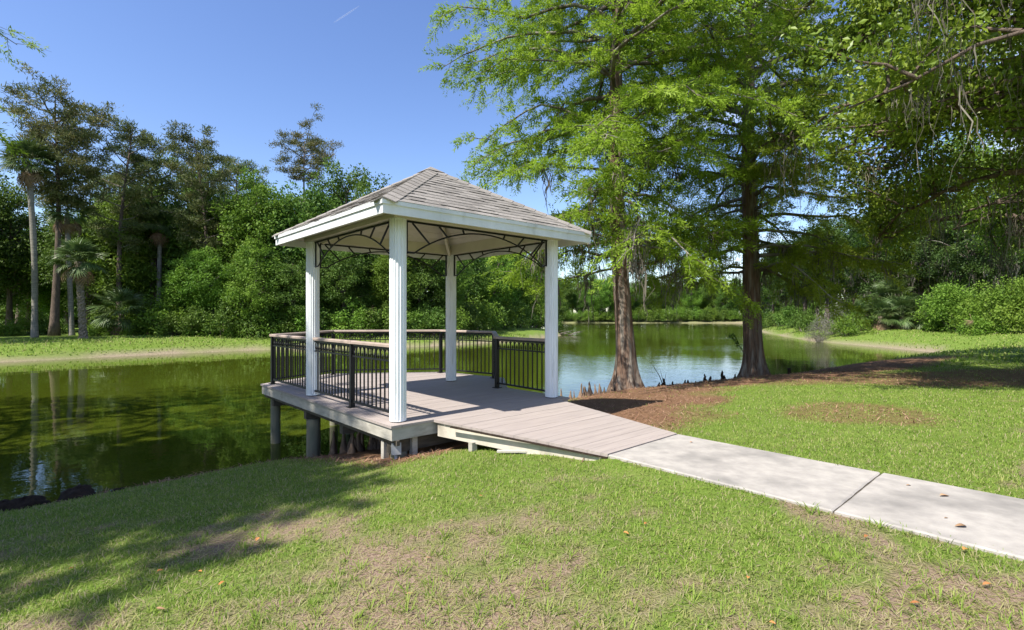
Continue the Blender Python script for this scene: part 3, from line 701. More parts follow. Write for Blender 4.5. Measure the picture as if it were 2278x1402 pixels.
# small things about the deck
mb = MB(); mb.box(-0.05, 0.05, -0.035, 0.035, 0, 0.125); mb.box(-0.056, 0.056, -0.042, -0.036, -0.006, 0.131)
x, y = g2w(-1.415, -1.43); bx = mb.build('utility_box', M['box'], None, loc=(x, y, -0.27), rot=(0, 0, TH - 0.35))
tag(bx, 'small grey utility box on the piling under the near column', 'utility box')
mb = MB(); mb.tube([(0, 0, -0.22), (0, 0, 0.0)], 0.018, 10); mb.build('conduit', M['box'], bx, smooth=True)
x, y = g2w(-0.62, -2.42); mb = MB(); mb.bar((-0.2, 0, 0), (0.2, 0, 0.02), 0.05, 0.018)
tag(mb.build('plank', M['fascia'], None, loc=(x + .14, y - .24, gz(x + .14, y - .24) + 0.02), rot=(0.1, 0, -0.2)), 'pale loose plank lying on the grass beside the ramp', 'plank')

# ------------------------------------------------------------------ trees
def trunk_points(h, lean=(0, 0), wob=0.15, K=14, seed=0):
    rg = np.random.default_rng(seed); t = np.linspace(0, 1, K)
    ph = rg.random(4) * 6.28
    x = lean[0] * t + wob * (np.sin(t * 4 + ph[0]) - np.sin(ph[0])) * t; y = lean[1] * t + wob * (np.sin(t * 3.3 + ph[1]) - np.sin(ph[1])) * t
    return np.stack([x, y, t * h], -1)
def interp(P, t):
    P = np.asarray(P); K = len(P) - 1; f = np.clip(t, 0, 1) * K; i = np.minimum(f.astype(int) if hasattr(f, 'astype') else int(f), K - 1); w = f - i
    return P[i] * (1 - w)[..., None] + P[i + 1] * w[..., None] if np.ndim(t) else P[i] * (1 - w) + P[i + 1] * w

def moss_clump(mb, p, L, rg, n=14, spread=0.10, w=0.02):
    for k in range(n):
        l = L * min(1.0, 0.12 + rg.exponential(0.33)); K = 6; z = np.linspace(0, 1, K)
        bx = p[0] + rg.normal() * spread; by = p[1] + rg.normal() * spread; bz = p[2] + 0.04 - abs(rg.normal()) * 0.22 * L
        xs = bx + np.cumsum(rg.normal(size=K)) * 0.05 * l; ys = by + np.cumsum(rg.normal(size=K)) * 0.05 * l
        ww = w * rg.uniform(0.35, 1.3) * np.array([0.5, 1.2, 1.0, 0.8, 0.5, 0.05]) * rg.uniform(0.4, 1.6, K)
        a = rg.random() * PI; dx, dy = math.cos(a), math.sin(a)
        Lf = np.stack([xs - dx * ww, ys - dy * ww, bz - z * l], -1); Rt = np.stack([xs + dx * ww, ys + dy * ww, bz - z * l], -1)
        V = np.stack([Lf, Rt], 1).reshape(-1, 3); i = np.arange(K - 1) * 2
        mb.add(V, np.stack([i, i + 1, i + 3, i + 2], -1), tint=rg.random())

def spray_leaves(mb, base, d, rg, L=0.32, n=16, tint=0.5, lw=0.03, ll=0.11):
    """feathery two-ranked spray on a drooping twig; vectorised over sprays: base (N,3), d (N,3)"""
    N = len(base); d = d / (np.linalg.norm(d, axis=1)[:, None] + 1e-9); dn = np.array([0, 0, 1.0])
    side = np.cross(d, dn); side /= np.linalg.norm(side, axis=1)[:, None] + 1e-6
    roll = rg.normal(size=(N, 1)) * 1.0; up = np.cross(side, d); side = side * np.cos(roll) + up * np.sin(roll); up = np.cross(side, d)
    Ls = L * rg.uniform(0.6, 1.25, (N, 1)); i3 = np.arange(N * 3).reshape(-1, 3)
    for k in range(n):
        t = (k + 0.5) / n; sg = 1 if k % 2 else -1
        c = base + d * Ls * t - dn * Ls * 0.25 * t * t + rg.normal(size=(N, 3)) * 0.012
        dd = d * 0.75 + side * sg * rg.uniform(0.5, 0.95, (N, 1)) + rg.normal(size=(N, 3)) * 0.2 - dn * 0.15
        dd /= np.linalg.norm(dd, axis=1)[:, None]
        nr = up + rg.normal(size=(N, 3)) * 0.4; w = np.cross(dd, nr); w /= np.linalg.norm(w, axis=1)[:, None] + 1e-9
        sc = ((1.05 - 0.5 * t) * rg.uniform(0.7, 1.25, N))[:, None]
        m_ = c + dd * ll * sc * 0.35
        mb.add(np.stack([m_ - w * lw * sc * 0.5, m_ + w * lw * sc * 0.5, c + dd * ll * sc], 1).reshape(-1, 3) if k % 3 else np.stack([c, m_ + w * lw * sc * 0.6, c + dd * ll * sc], 1).reshape(-1, 3), None, i3, tint=np.clip(tint + rg.normal(size=N) * 0.13, 0, 1))

def make_cypress(name, h, r0, z0, limbs, rad, seed, trunk_pts=None, extra=(), dens=1.0, spray=0.32, moss=40, azbias=None, sides=28, mossn=26, mossL=(0.4, 1.2), skip=None, leaf=(0.138, 0.041)):
    rg = np.random.default_rng(seed); root = empty(name)
    T = trunk_points(h, (0, 0), 0.12, 26, seed) if trunk_pts is None else np.asarray(trunk_pts, float)
    K = len(T); zt = T[:, 2] / h
    rr = r0 * (0.52 * (1 - zt) ** 0.8 + 0.02) / 0.54
    rr = rr + r0 * 0.85 * np.exp(-np.maximum(T[:, 2], 0) / 0.42)
    ph = rg.random(3) * 6.28
    def fl(a, k):
        f = np.exp(-np.maximum(T[:, 2], 0)[k] / 0.8)
        return 1 + (0.06 + 0.2 * f) * np.sin(a * 6 + ph[0]) * (0.35 + 0.65 * f) + 0.05 * np.sin(a * 11 + ph[1] + T[:, 2][k] * .7) + 0.03 * np.sin(a * 17 + ph[2] - T[:, 2][k])
    mb = MB(); mb.tube(T, rr, sides, flute=fl)
    mb.build('trunk', M['bark'], root, smooth=True)
    wood = MB(); fol = MB(); ms = MB(); pts_for_moss = []
    SB = []; SD = []; ST_ = []
    specs = []
    for i in range(limbs):
        t = (i + rg.random()) / limbs; z = z0 + (h * 0.985 - z0) * t ** 0.92
        az = i * 2.399963 + rg.normal() * 0.35
        prof = (0.72 + 0.55 * math.sin(min(t * 1.5, 1) * PI * 0.62)) * (1 - max(0, t - 0.45) / 0.55 * 0.86)
        Ln = rad * prof * rg.uniform(0.75, 1.12)
        if skip is not None and skip(z, az): continue
        specs.append((z, az, Ln, 0.12 + 0.55 * t + rg.normal() * 0.10, 0.32 - 0.2 * t))
    for e in extra: specs.append(e)
    for (z, az, Ln, slope, droop) in specs:
        b = np.array([np.interp(z, T[:, 2], T[:, 0]), np.interp(z, T[:, 2], T[:, 1]), z])
        tt = np.linspace(0, 1, 9); bend = rg.normal() * 0.25
        a2 = az + bend * tt
        P = b + np.stack([np.cos(a2) * tt * Ln, np.sin(a2) * tt * Ln, (slope * tt - droop * tt * tt * 1.5 + rg.normal() * 0.03 * np.sin(tt * 9)) * Ln], -1)
        P[1:-1] += rg.normal(size=(7, 3)) * 0.03 * Ln * 0.3
        rb = max(0.012, 0.0135 * Ln) * (1.25 if z < z0 + 2 else 1)
        wood.tube(P, rb * (1 - 0.88 * tt), 6, cap=False)
        ns = max(5, int(Ln * 5.0))
        for s in range(ns):
            u = 0.16 + 0.84 * (s + rg.random()) / ns; p0 = interp(P, u); dr = interp(P, min(u + 0.06, 1)) - interp(P, max(u - 0.06, 0)); dr /= np.linalg.norm(dr) + 1e-9
            sd = np.cross(dr, [0, 0, 1]); sg = 1 if s % 2 else -1
            sl = (0.30 + 0.62 * (1 - abs(u - 0.5))) * rg.uniform(0.5, 1.15) * min(1.2, Ln / 2.6)
            q = np.linspace(0, 1, 5)[:, None]
            dv = dr * rg.uniform(0.35, 0.9) + sd * sg * rg.uniform(0.6, 1.0) + np.array([0, 0, rg.normal() * 0.22 + 0.05]); dv /= np.linalg.norm(dv)
            Q = p0 + dv * q * sl + np.array([0, 0, -1.0]) * q * q * sl * 0.28 + rg.normal(size=(5, 3)) * 0.012
            wood.tube(Q, 0.006 * (1.3 - q[:, 0]), 3, cap=False)
            nsp = int((sl * 13 + 2) * dens); w = rg.random(nsp)
            SB.append(interp(Q, w)); SD.append(dv + sd * rg.normal(size=(nsp, 1)) * 0.7 + rg.normal(size=(nsp, 3)) * 0.3 + np.array([0, 0, -0.12])); ST_.append(np.full(nsp, 0.5 + rg.normal() * 0.16))
            if rg.random() < 0.12: pts_for_moss.append(p0)
        for s in range(int(Ln * 2)): pts_for_moss.append(interp(P, 0.1 + 0.85 * rg.random()))
    SB = np.concatenate(SB); SD = np.concatenate(SD); S_ = np.concatenate(ST_)
    spray_leaves(fol, SB, SD, rg, L=spray, tint=S_, ll=leaf[0], lw=leaf[1])
    wood.build('limbs', M['limb'], root, smooth=True)
    fol.build('crown', M['cyp'], root, tint=True)
    if moss and pts_for_moss:
        pts = sorted(pts_for_moss, key=lambda p: p[2] + rg.normal() * 1.2)[:int(moss * 1.6)]
        for i in rg.permutation(len(pts))[:moss]: moss_clump(ms, pts[i], rg.uniform(*mossL), rg, n=mossn, spread=0.09, w=0.012)
        ms.build('moss', M['moss'], root, tint=True)['kind'] = 'stuff'
    return root

def clump_leaves(mb, C, rad, nleaf, rg, L, W, flat=0.75, tint0=0.5, out=0.75):
    """leaf clumps: C (K,3) centres"""
    K = len(C); d = rdir(K * nleaf, rg); ci = np.repeat(np.arange(K), nleaf)
    rr = np.broadcast_to(rad, (K,))[ci] * (0.35 + 0.65 * rg.random(K * nleaf) ** 0.5) * (1 + 0.25 * rg.normal(size=K * nleaf))
    c = C[ci] + d * rr[:, None] * np.array([1, 1, flat])
    dirn = d * out + rdir(K * nleaf, rg) * 0.8 + np.array([0, 0, -0.15])
    nrm = d * 0.8 + np.array([0, 0, 0.35]) + rdir(K * nleaf, rg) * 0.8
    tk = np.clip(tint0 + rg.normal(size=K) * 0.17, 0.05, 0.95)[ci]
    s = rg.uniform(0.65, 1.3, K * nleaf)
    leaves(mb, c, dirn, nrm, L * s, W * s, np.clip(tk + rg.normal(size=K * nleaf) * 0.13, 0, 1))

def make_broad(name, h, cr, z0, nclump, nleaf, seed, mat, L=0.24, W=0.13, r0=0.2, crad=(0.5, 1.0), trunk_mat='pinebark', top_round=1.0, moss=0):
    rg = np.random.default_rng(seed); root = empty(name)
    T = trunk_points(h * 0.82, (rg.normal() * 0.4, rg.normal() * 0.4), 0.25, 12, seed); tt = np.linspace(0, 1, 12)
    mb = MB(); mb.tube(T, r0 * (1.15 - 0.95 * tt) + r0 * 0.5 * np.exp(-tt * 14), 9); mb.build('trunk', M[trunk_mat], root, smooth=True)
    zc = (h + z0) / 2; hz = (h - z0) / 2
    lob = rg.normal(size=(5, 3)); lob /= np.linalg.norm(lob, axis=1)[:, None]
    C = []
    while len(C) < nclump:
        d = rdir(1, rg)[0]; k = 0.78 + 0.3 * max(0, float((lob @ d).max())) ** 2 - 0.12 * rg.random()
        f = (0.35 + 0.65 * rg.random() ** 0.45) * k
        taper = 1 - 0.28 * max(0, d[2]) if top_round < 1 else 1
        C.append((d[0] * cr * f * taper, d[1] * cr * f * taper, zc + d[2] * hz * f))
    C = np.array(C); off = np.stack([np.interp(C[:, 2], T[:, 2], T[:, 0]), np.interp(C[:, 2], T[:, 2], T[:, 1]), np.zeros(len(C))], -1); C = C + off
    wood = MB()
    for c in C[:: max(1, len(C) // 34)]:
        zb = max(z0 * 0.6, c[2] - 0.55 * np.hypot(c[0] - 0, c[1]) - 0.3); b = np.array([np.interp(zb, T[:, 2], T[:, 0]), np.interp(zb, T[:, 2], T[:, 1]), min(zb, T[-1, 2])])
        q = np.linspace(0, 1, 6)[:, None]; P = b + (c - b) * q + np.array([0, 0, 1]) * np.sin(q * PI) * 0.12 * np.linalg.norm(c - b) + rg.normal(size=(6, 3)) * 0.06
        wood.tube(P, r0 * 0.32 * (1.1 - q[:, 0]) * min(1, 0.3 + np.linalg.norm(c - b) / 5), 5, cap=False)
    wood.build('limbs', M['limb'], root, smooth=True)
    fol = MB(); clump_leaves(fol, C, rg.uniform(crad[0], crad[1], len(C)), nleaf, rg, L, W)
    fol.build('crown', M[mat], root, tint=True)
    if moss:
        ms = MB(); low = C[np.argsort(C[:, 2] + rg.normal(size=len(C)))][:moss]
        for c in low: moss_clump(ms, c - np.array([0, 0, 0.2]), rg.uniform(0.6, 2.0), rg, n=9, spread=0.22, w=0.05)
        ms.build('moss', M['moss'], root, tint=True)['kind'] = 'stuff'
    return root

def make_pine(name, h, cr, z0, seed, mat='pine', r0=0.2, lean=(0, 0), nl=34, ntuft=5, flat_top=False, wob=0.35):
    rg = np.random.default_rng(seed); root = empty(name)
    T = trunk_points(h, lean, wob, 16, seed); tt = np.linspace(0, 1, 16)
    mb = MB(); mb.tube(T, r0 * (1.1 - 0.95 * tt) + r0 * 0.45 * np.exp(-tt * 22), 10); mb.build('trunk', M['pinebark'], root, smooth=True)
    wood = MB(); C = []
    for i in range(nl):
        t = (i + rg.random()) / nl; z = z0 + (h - 0.3 - z0) * t; az = i * 2.4 + rg.normal() * 0.4
        Ln = cr * ((0.55 + 0.6 * math.sin(t * PI * 0.75)) if not flat_top else (0.5 + 0.6 * t ** 0.6)) * rg.uniform(0.6, 1.1) * (1 if t < 0.85 or flat_top else 0.6)
        b = np.array([np.interp(z, T[:, 2], T[:, 0]), np.interp(z, T[:, 2], T[:, 1]), z]); q = np.linspace(0, 1, 7)
        P = b + np.stack([np.cos(az) * q * Ln, np.sin(az) * q * Ln, (0.18 + 0.25 * t) * q * Ln + 0.2 * q ** 3 * Ln], -1) + rg.normal(size=(7, 3)) * 0.07 * q[:, None]
        wood.tube(P, r0 * 0.26 * (1.1 - q), 5, cap=False)
        for s in range(ntuft):
            u = rg.uniform(0.45, 1.0) if s else 1.0
            c = interp(P, u) + rg.normal(size=3) * np.array([0.34, 0.34, 0.15]); C.append(c); wood.tube(np.array([interp(P, u * 0.92), c]), [0.02, 0.008], 3, cap=False)
    C = np.array(C); wood.build('limbs', M['limb'], root, smooth=True)
    fol = MB(); n = 80; K = len(C); ci = np.repeat(np.arange(K), n)
    ctr = C[ci] + rg.normal(size=(K * n, 3)) * np.array([0.24, 0.24, 0.12])
    d = rdir(K * n, rg) + np.array([0, 0, 0.45])
    tk = np.clip(0.5 + rg.normal(size=K) * 0.2, 0, 1)[ci]
    leaves(fol, ctr, d, rdir(K * n, rg), rg.uniform(0.18, 0.36, K * n), 0.06, np.clip(tk + rg.normal(size=K * n) * 0.15, 0, 1))
    fol.build('crown', M[mat], root, tint=True)
    return root

def frond_mesh(seed, Lp=0.9, Lb=0.85, mat='frond', nb=26, curl=0.4, wid=0.045):
    """fan frond: petiole along +x, costapalmate fan drooping at the tip"""
    rg = np.random.default_rng(seed); mb = MB(); K = 5; q = np.linspace(0, 1, K)
    mb.tube(np.stack([q * Lp, q * 0, 0.12 * Lp * np.sin(q * PI * 0.6)], -1), 0.016 * (1.2 - q * 0.7), 4, cap=False, tint=0.7)
    b = np.array([Lp, 0, 0.12 * Lp * math.sin(PI * 0.6)])
    for i in range(nb):
        a = (i / (nb - 1) - 0.5) * 2 * 1.9; l = Lb * (0.72 + 0.28 * math.cos(a * 0.8)) * rg.uniform(0.88, 1.08)
        s = np.linspace(0, 1, 4); x = np.cos(a) * l * s; y = np.sin(a) * l * s; z = 0.10 * np.abs(math.sin(a)) * s * l - curl * l * s ** 2.2 + rg.normal() * 0.03
        c = b + np.stack([x, y, z], -1); w = wid * l * np.array([0.35, 1.0, 0.75, 0.05]); px, py = -math.sin(a), math.cos(a)
        o = np.stack([px * w, py * w, np.abs(w) * 0.35], -1); o2 = np.stack([-px * w, -py * w, np.abs(w) * 0.35], -1)
        V = np.stack([c + o, c, c + o2], 1).reshape(-1, 3); k = np.arange(3) * 3
        mb.add(V, np.concatenate([np.stack([k, k + 1, k + 4, k + 3], -1), np.stack([k + 1, k + 2, k + 5, k + 4], -1)]), tint=np.clip(rg.random() * 0.5 + 0.25, 0, 1))
    return mb.mesh('frond', M[mat], tint=True)
FR = [frond_mesh(s) for s in (1, 2, 3)]; FD = [frond_mesh(s, mat='dead', curl=0.75, nb=16) for s in (5, 6)]

def make_palm(name, h, r0, seed, nf=30, nd=10, scale=1.0, lean=(0, 0), boots=False, wob=0.05):
    rg = np.random.default_rng(seed); root = empty(name)
    if h > 0.3:
        T = trunk_points(h, lean, wob, 40, seed); zz = T[:, 2]
        ring = 1 + (0.05 if not boots else 0.14) * np.sin(zz * (24 if not boots else 17)) * (0.6 + 0.4 * rg.random(40))
        def fl(a, k): return 1 + (0.16 * np.sin(a * 4 + k * 2.4) if boots else 0.02 * np.sin(a * 5 + k))
        mb = MB(); mb.tube(T, r0 * ring * (1.0 - 0.12 * zz / h) + r0 * 0.45 * np.exp(-zz / 0.35), 12, flute=fl)
        mb.build('trunk', M['bootbark' if boots else 'palmbark'], root, smooth=not boots); top = T[-1]
    else: top = np.array([0, 0, 0.15])
    for i in range(nf):
        az = i * 2.39996 + rg.normal() * 0.2; t = (i + 0.5) / nf; el = math.radians(78 - 110 * t + rg.normal() * 7)
        o = link('frond', FR[i % 3], root, tuple(top), (rg.normal() * 0.25, -el, az)); o.scale = (scale * rg.uniform(0.85, 1.1),) * 3
    for i in range(nd):
        az = rg.random() * 6.28; el = math.radians(-45 - 32 * rg.random())
        o = link('dead_frond', FD[i % 2], root, tuple(top - np.array([0, 0, 0.15])), (0, -el, az)); o.scale = (scale * rg.uniform(0.7, 0.95),) * 3
    return root

def make_shrub(name, h, w, seed, mat, nclump=26, nleaf=120, L=0.15, W=0.085, stems=5):
    rg = np.random.default_rng(seed); root = empty(name); C = []
    while len(C) < nclump:
        d = rdir(1, rg)[0]; d[2] = abs(d[2]); f = 0.3 + 0.7 * rg.random() ** 0.5
        C.append((d[0] * w * f, d[1] * w * f, 0.12 * h + d[2] * 0.8 * h * f * (0.8 + 0.35 * rg.random())))
    C = np.array(C); wood = MB()
    for c in C[::max(1, nclump // (stems * 2))]:
        q = np.linspace(0, 1, 5)[:, None]; b = np.array([c[0] * 0.15, c[1] * 0.15, -0.05]); wood.tube(b + (c - b) * q + rg.normal(size=(5, 3)) * 0.03, 0.025 * (1.1 - q[:, 0]), 4, cap=False)
    wood.build('stems', M['limb'], root, smooth=True)
    fol = MB(); clump_leaves(fol, C, rg.uniform(0.20, 0.36, nclump) * max(0.7, w), nleaf, rg, L, W, flat=0.85); fol.build('crown', M[mat], root, tint=True)
    return root

def put(o, x, y, s=1.0, rz=None, sz=None, sink=0.12, z=None):
    o.location = (x, y, (gz(x, y) if z is None else z) - sink); o.scale = (s, s, s * (sz or 1)); o.rotation_euler.z = random.random() * 6.28 if rz is None else rz
    return o
def px(x, D): return (x - 1139) / 1139 * D          # lateral place of a thing seen at photo column x, D metres away

# --- the two bald cypresses by the ramp
z1 = gz(2.85, 12.75)
def tp(h, pts): 
    z = np.concatenate([np.linspace(-0.25, 1.6, 12), np.linspace(1.9, h, 18)]); p = np.array(pts); return np.stack([np.interp(z, p[:, 2], p[:, 0]), np.interp(z, p[:, 2], p[:, 1]), z], -1)
cy1 = make_cypress('cypress_tree', 17.5, 0.225, 3.2, 130, 3.85, 11, tp(17.5, [(0, 0, -.3), (0.0, 0, 0), (-0.02, 0, 1), (-0.12, 0.05, 2.6), (-0.22, 0.1, 4.4), (-0.27, 0.0, 7), (-0.2, .1, 10), (-.1, 0, 17.5)]), moss=60, dens=0.95,
                   extra=[(3.0, 2.9, 2.2, -0.05, 0.1), (3.6, 0.25, 3.6, 0.28, 0.05), (3.9, 3.3, 3.0, -0.12, 0.1)])
cy1.location = (2.85, 12.75, z1); tag(cy1, 'bald cypress with buttressed reddish trunk standing nearest the ramp', 'tree', 'bald cypresses at the water edge')
z2 = gz(7.85, 16.55)
cy2 = make_cypress('cypress_tree', 18.0, 0.29, 3.4, 130, 4.8, 23, tp(18.0, [(0, 0, -.3), (0, 0, 0), (-0.1, 0, 2), (-0.13, 0, 4), (-0.2, 0.05, 8), (0, 0, 18)]), moss=70, dens=0.9,
                   extra=[(3.55, 0.1, 3.4, -0.42, -0.34), (3.6, 3.25, 3.0, -0.02, 0.05), (4.3, 0.5, 4.6, 0.1, 0.1), (4.0, 5.4, 4.0, 0.05, 0.12)])
cy2.location = (7.85, 16.55, z2); tag(cy2, 'bald cypress with thick dark base farther along the shore, low drooping limb', 'tree', 'bald cypresses at the water edge')
# a shoot of leaves low on the second trunk
mb = MB(); q = np.linspace(0, 1, 8)[:, None]; P = np.array([-.32, -.1, .75]) + np.array([-0.62, -0.1, 0.75]) * q + np.array([0, 0, .2]) * q * (1 - q); mb.tube(P, 0.012 * (1.1 - q[:, 0]), 5, cap=False); mb.build('shoot', M['limb'], cy2, smooth=True)
mb = MB(); rg = np.random.default_rng(3); w = 0.35 + 0.65 * rg.random(70); leaves(mb, interp(P, w) + rg.normal(size=(70, 3)) * 0.03, rdir(70, rg), rdir(70, rg), 0.09, 0.05, rg.random(70)); mb.build('shoot_leaves', M['leafb'], cy2, tint=True)
# --- cypresses standing left of the view; the tips of one reach into it, the other shades the lawn
cy3 = make_cypress('cypress_tree', 15.5, 0.27, 3.0, 50, 4.6, 37, moss=0, dens=0.55, sides=18); put(cy3, -14.1, 8.2, rz=0.4)
tag(cy3, 'bald cypress whose feathery branch tips reach in at the upper left edge', 'tree', 'bald cypresses at the water edge')
cy4 = make_cypress('cypress_tree', 14.0, 0.25, 2.9, 110, 4.2, 41, moss=0, dens=1.0, sides=18, leaf=(0.2, 0.078)); put(cy4, -10.85, 0.72, rz=2.0)
tag(cy4, 'bald cypress left of the viewer that shades the near shore', 'tree', 'bald cypresses at the water edge')

cy5 = put(copy_tree(cy4), -13.4, -1.3, rz=4.1); tag(cy5, 'unseen bald cypress behind the viewer at left, added to thicken the shade', 'tree', 'bald cypresses at the water edge')  # extra tree out of view, added for denser shade at lower left

# --- live oak at the right with hanging moss
def make_oak(name, seed):
    rg = np.random.default_rng(seed); root = empty(name); T = np.array([(0, 0, -0.3), (0, 0, 0.5), (-0.1, 0.1, 1.6), (-0.25, 0.15, 2.7), (-0.4, 0.2, 3.8)])
    mb = MB(); mb.tube(T, [0.62, 0.48, 0.42, 0.4, 0.36], 16); mb.build('trunk', M['pinebark'], root, smooth=True)
    wood = MB(); fol = MB(); ms = MB(); C = []; mp_ = []
    for i in range(34):
        az = i * 2.4 + rg.normal() * 0.2; z = 2.6 + 1.2 * rg.random(); Ln = rg.uniform(5.2, 8.4); el = 0.15 + 0.85 * rg.random() ** 1.2
        if i >= 22: az = PI - 0.6 + rg.uniform(-0.75, 0.75); el = rg.uniform(0.35, 1.0); Ln = rg.uniform(5.0, 7.6)
        b = np.array([np.interp(z, T[:, 2], T[:, 0]), np.interp(z, T[:, 2], T[:, 1]), z]); q = np.linspace(0, 1, 12)
        P = b + np.stack([np.cos(az + 0.3 * np.sin(q * 4)) * q * Ln * math.cos(el), np.sin(az + 0.3 * np.sin(q * 4)) * q * Ln * math.cos(el), q * Ln * math.sin(el) * 1.1 + 0.9 * np.sin(q * PI) - 0.6 * q ** 2], -1)
        P[1:] += np.cumsum(rg.normal(size=(11, 3)) * 0.08, 0)
        wood.tube(P, (0.15 if i < 22 and math.cos(az + 0.6) > -0.25 else 0.06) * (1.12 - q) + 0.008, 8, cap=False)
        for s in range(19):
            u = rg.uniform(0.3 if i < 22 else 0.2, 1.0); p0 = interp(P, u); d = rdir(1, rg)[0]; d[2] = abs(d[2]) * 0.6 + 0.05; sl = rg.uniform(0.6, 1.7)
            Q = p0 + d * np.linspace(0, 1, 5)[:, None] * sl + np.cumsum(rg.normal(size=(5, 3)) * 0.05, 0); wood.tube(Q, 0.03 * np.linspace(1.1, 0.2, 5), 4, cap=False)
            for w in (0.45, 0.75, 1.0): C.append(interp(Q, w) + rg.normal(size=3) * 0.1)
            if rg.random() < (0.24 if i < 22 else 0.07): mp_.append(interp(Q, rg.random()))
            if rg.random() < (0.16 if i < 22 else 0.05): mp_.append(interp(P, rg.uniform(0.25, 1)))
    C = np.array(C)
    wood.build('limbs', M['pinebark'], root, smooth=True)
    clump_leaves(fol, C, rg.uniform(0.28, 0.52, len(C)), 75, rg, 0.105, 0.06, flat=0.7); fol.build('crown', M['oakleaf'], root, tint=True)
    for p in mp_: moss_clump(ms, p, rg.uniform(0.5, 1.9), rg, n=46, spread=0.15, w=0.006)
    ms.build('moss', M['moss'], root, tint=True)['kind'] = 'stuff'
    return root
oak = make_oak('oak_tree', 5); put(oak, 11.4, 7.6, rz=0.6)
tag(oak, 'live oak at the right edge with glossy leaves and long hanging moss', 'tree')
oak2 = put(copy_tree(oak), 16.6, 14.6, s=0.92, rz=3.3); tag(oak2, 'second live oak behind, darkening the right edge above the far lawn', 'tree')

# --- left bank, from the left edge to the gazebo
def left(o, xp, D, label, cat='tree', s=1.0, rz=None, sz=None, group='trees on the left bank'):
    put(o, px(xp, D), D, s, rz, sz); tag(o, label, cat, group); return o
left(make_palm('palm_tree', 11.2, 0.17, 3, nf=34, nd=8, scale=1.05, wob=0.12), 77, 33.0, 'tallest palm with bare pale trunk at far left of the bank', rz=0.3)
left(make_palm('palm_tree', 5.0, 0.2, 4, nf=32, nd=6, scale=1.0, lean=(-0.35, 0), boots=True), 186, 32.6, 'short palm with rough booted trunk beside the pine at left', rz=0.0)
left(make_palm('palm_tree', 8.6, 0.16, 8, nf=30, nd=9, scale=1.0, lean=(-.3, 0)), 160, 35.5, 'slender palm between the tall pine and the short booted palm', rz=0.0)
left(make_palm('palm_tree', 9.2, 0.16, 9, nf=30, nd=10, scale=1.1), 336, 42, 'left of two palms half hidden in the woods', rz=1.0)
left(make_palm('palm_tree', 8.7, 0.17, 10, nf=30, nd=10, scale=1.1), 353, 41, 'right of two palms half hidden in the woods', rz=2.0)
left(make_palm('palm_tree', 1.6, 0.2, 12, nf=26, nd=6, scale=1.25, boots=True), 272, 36.5, 'low stemmed palm fanning out under the woodland edge', rz=2.0)
left(make_pine('pine_tree', 15.6, 2.7, 8.9, 51, 'pineb', 0.24, (0.4, 0.2), nl=40, ntuft=6, flat_top=True, wob=0.3), 120, 35.0, 'tallest pine with broad bronze crown behind the tall palm', rz=0.0)
pB = left(make_pine('pine_tree', 16.0, 2.6, 6.5, 52, 'pine', 0.2, (0.2, 0), nl=34), 265, 39, 'slim pine with ragged spire top, second pine from the left', rz=0.0)
pC = left(make_pine('pine_tree', 15.3, 2.6, 6.0, 53, 'pine', 0.2, (-0.3, 0), nl=34), 462, 40, 'dark pine rising between spire pine and bright leafy tree', rz=1.2)
pD = left(make_pine('pine_tree', 18.9, 3.3, 14.8, 54, 'pineb', 0.2, (0.5, 0), nl=20, ntuft=6, flat_top=True), 680, 51, 'lone flat-topped pine standing above the leafy trees', rz=0.0)
left(copy_tree(pB), 345, 42, 'pine with rounded top just right of the spire pine', s=0.92, rz=2.5)
left(copy_tree(pC), 215, 43, 'pine crowded behind the palms at left', s=0.86, rz=4.0)
left(copy_tree(pB), 525, 46, 'thin pine top just left of the bright leafy crown', s=0.95, rz=5.0)
bA = make_broad('broadleaf_tree', 13.6, 3.6, 2.5, 120, 150, 61, 'leafa', r0=0.2)
bB = make_broad('broadleaf_tree', 12.0, 3.9, 2.0, 120, 150, 62, 'leafb', r0=0.22)
bC = make_broad('broadleaf_tree', 11.0, 3.2, 1.5, 110, 150, 63, 'leafa', r0=0.18)
bD = make_broad('broadleaf_tree', 14.5, 4.2, 3.5, 130, 150, 64, 'leafb', r0=0.24, moss=16)
left(bA, 585, 41, 'bright green leafy tree rising left of the gazebo roof', rz=0.5)
left(bC, 555, 37.2, 'bright leafy tree bulging low at the bank left of the gazebo', s=0.66, rz=0.2)
left(bB, 668, 43, 'full leafy tree just above the gazebo roof left corner', s=1.16, rz=1.0)
left(bD, 770, 46, 'round-topped leafy tree behind the gazebo roof slope', s=1.04, rz=2.0)
# the rest of the wood, nothing tells these apart
LANDM = [(-400, 'past the left edge of the view'), (0, 'at the far left edge'), (55, 'behind the tallest palm'), (110, 'behind the tall bronze pine'), (175, 'behind the short booted palm'), (240, 'behind the spire pine'), (320, 'behind the two hidden palms'), (380, 'right of the two hidden palms'), (450, 'behind the dark pine'), (520, 'left of the bright leafy tree'), (575, 'behind the bright leafy tree'), (635, 'below the gazebo roof left corner'), (690, 'seen beside the left column'), (750, 'seen left of the near column'), (820, 'hidden behind the near column'), (860, 'just right of the near column'), (925, 'seen through the middle of the gazebo'), (975, 'behind the rear column'), (1020, 'just right of the rear column'), (1075, 'seen under the right arch'), (1130, 'left of the right column'), (1175, 'beside the right column'), (1210, 'where the left bank meets the far water')]
def where(xp): return [w for q, w in LANDM if xp >= q][-1]
def row(D, a, b): return 'front-row' if D < a else 'middle-row' if D < b else 'back-row'
rgw = np.random.default_rng(99)
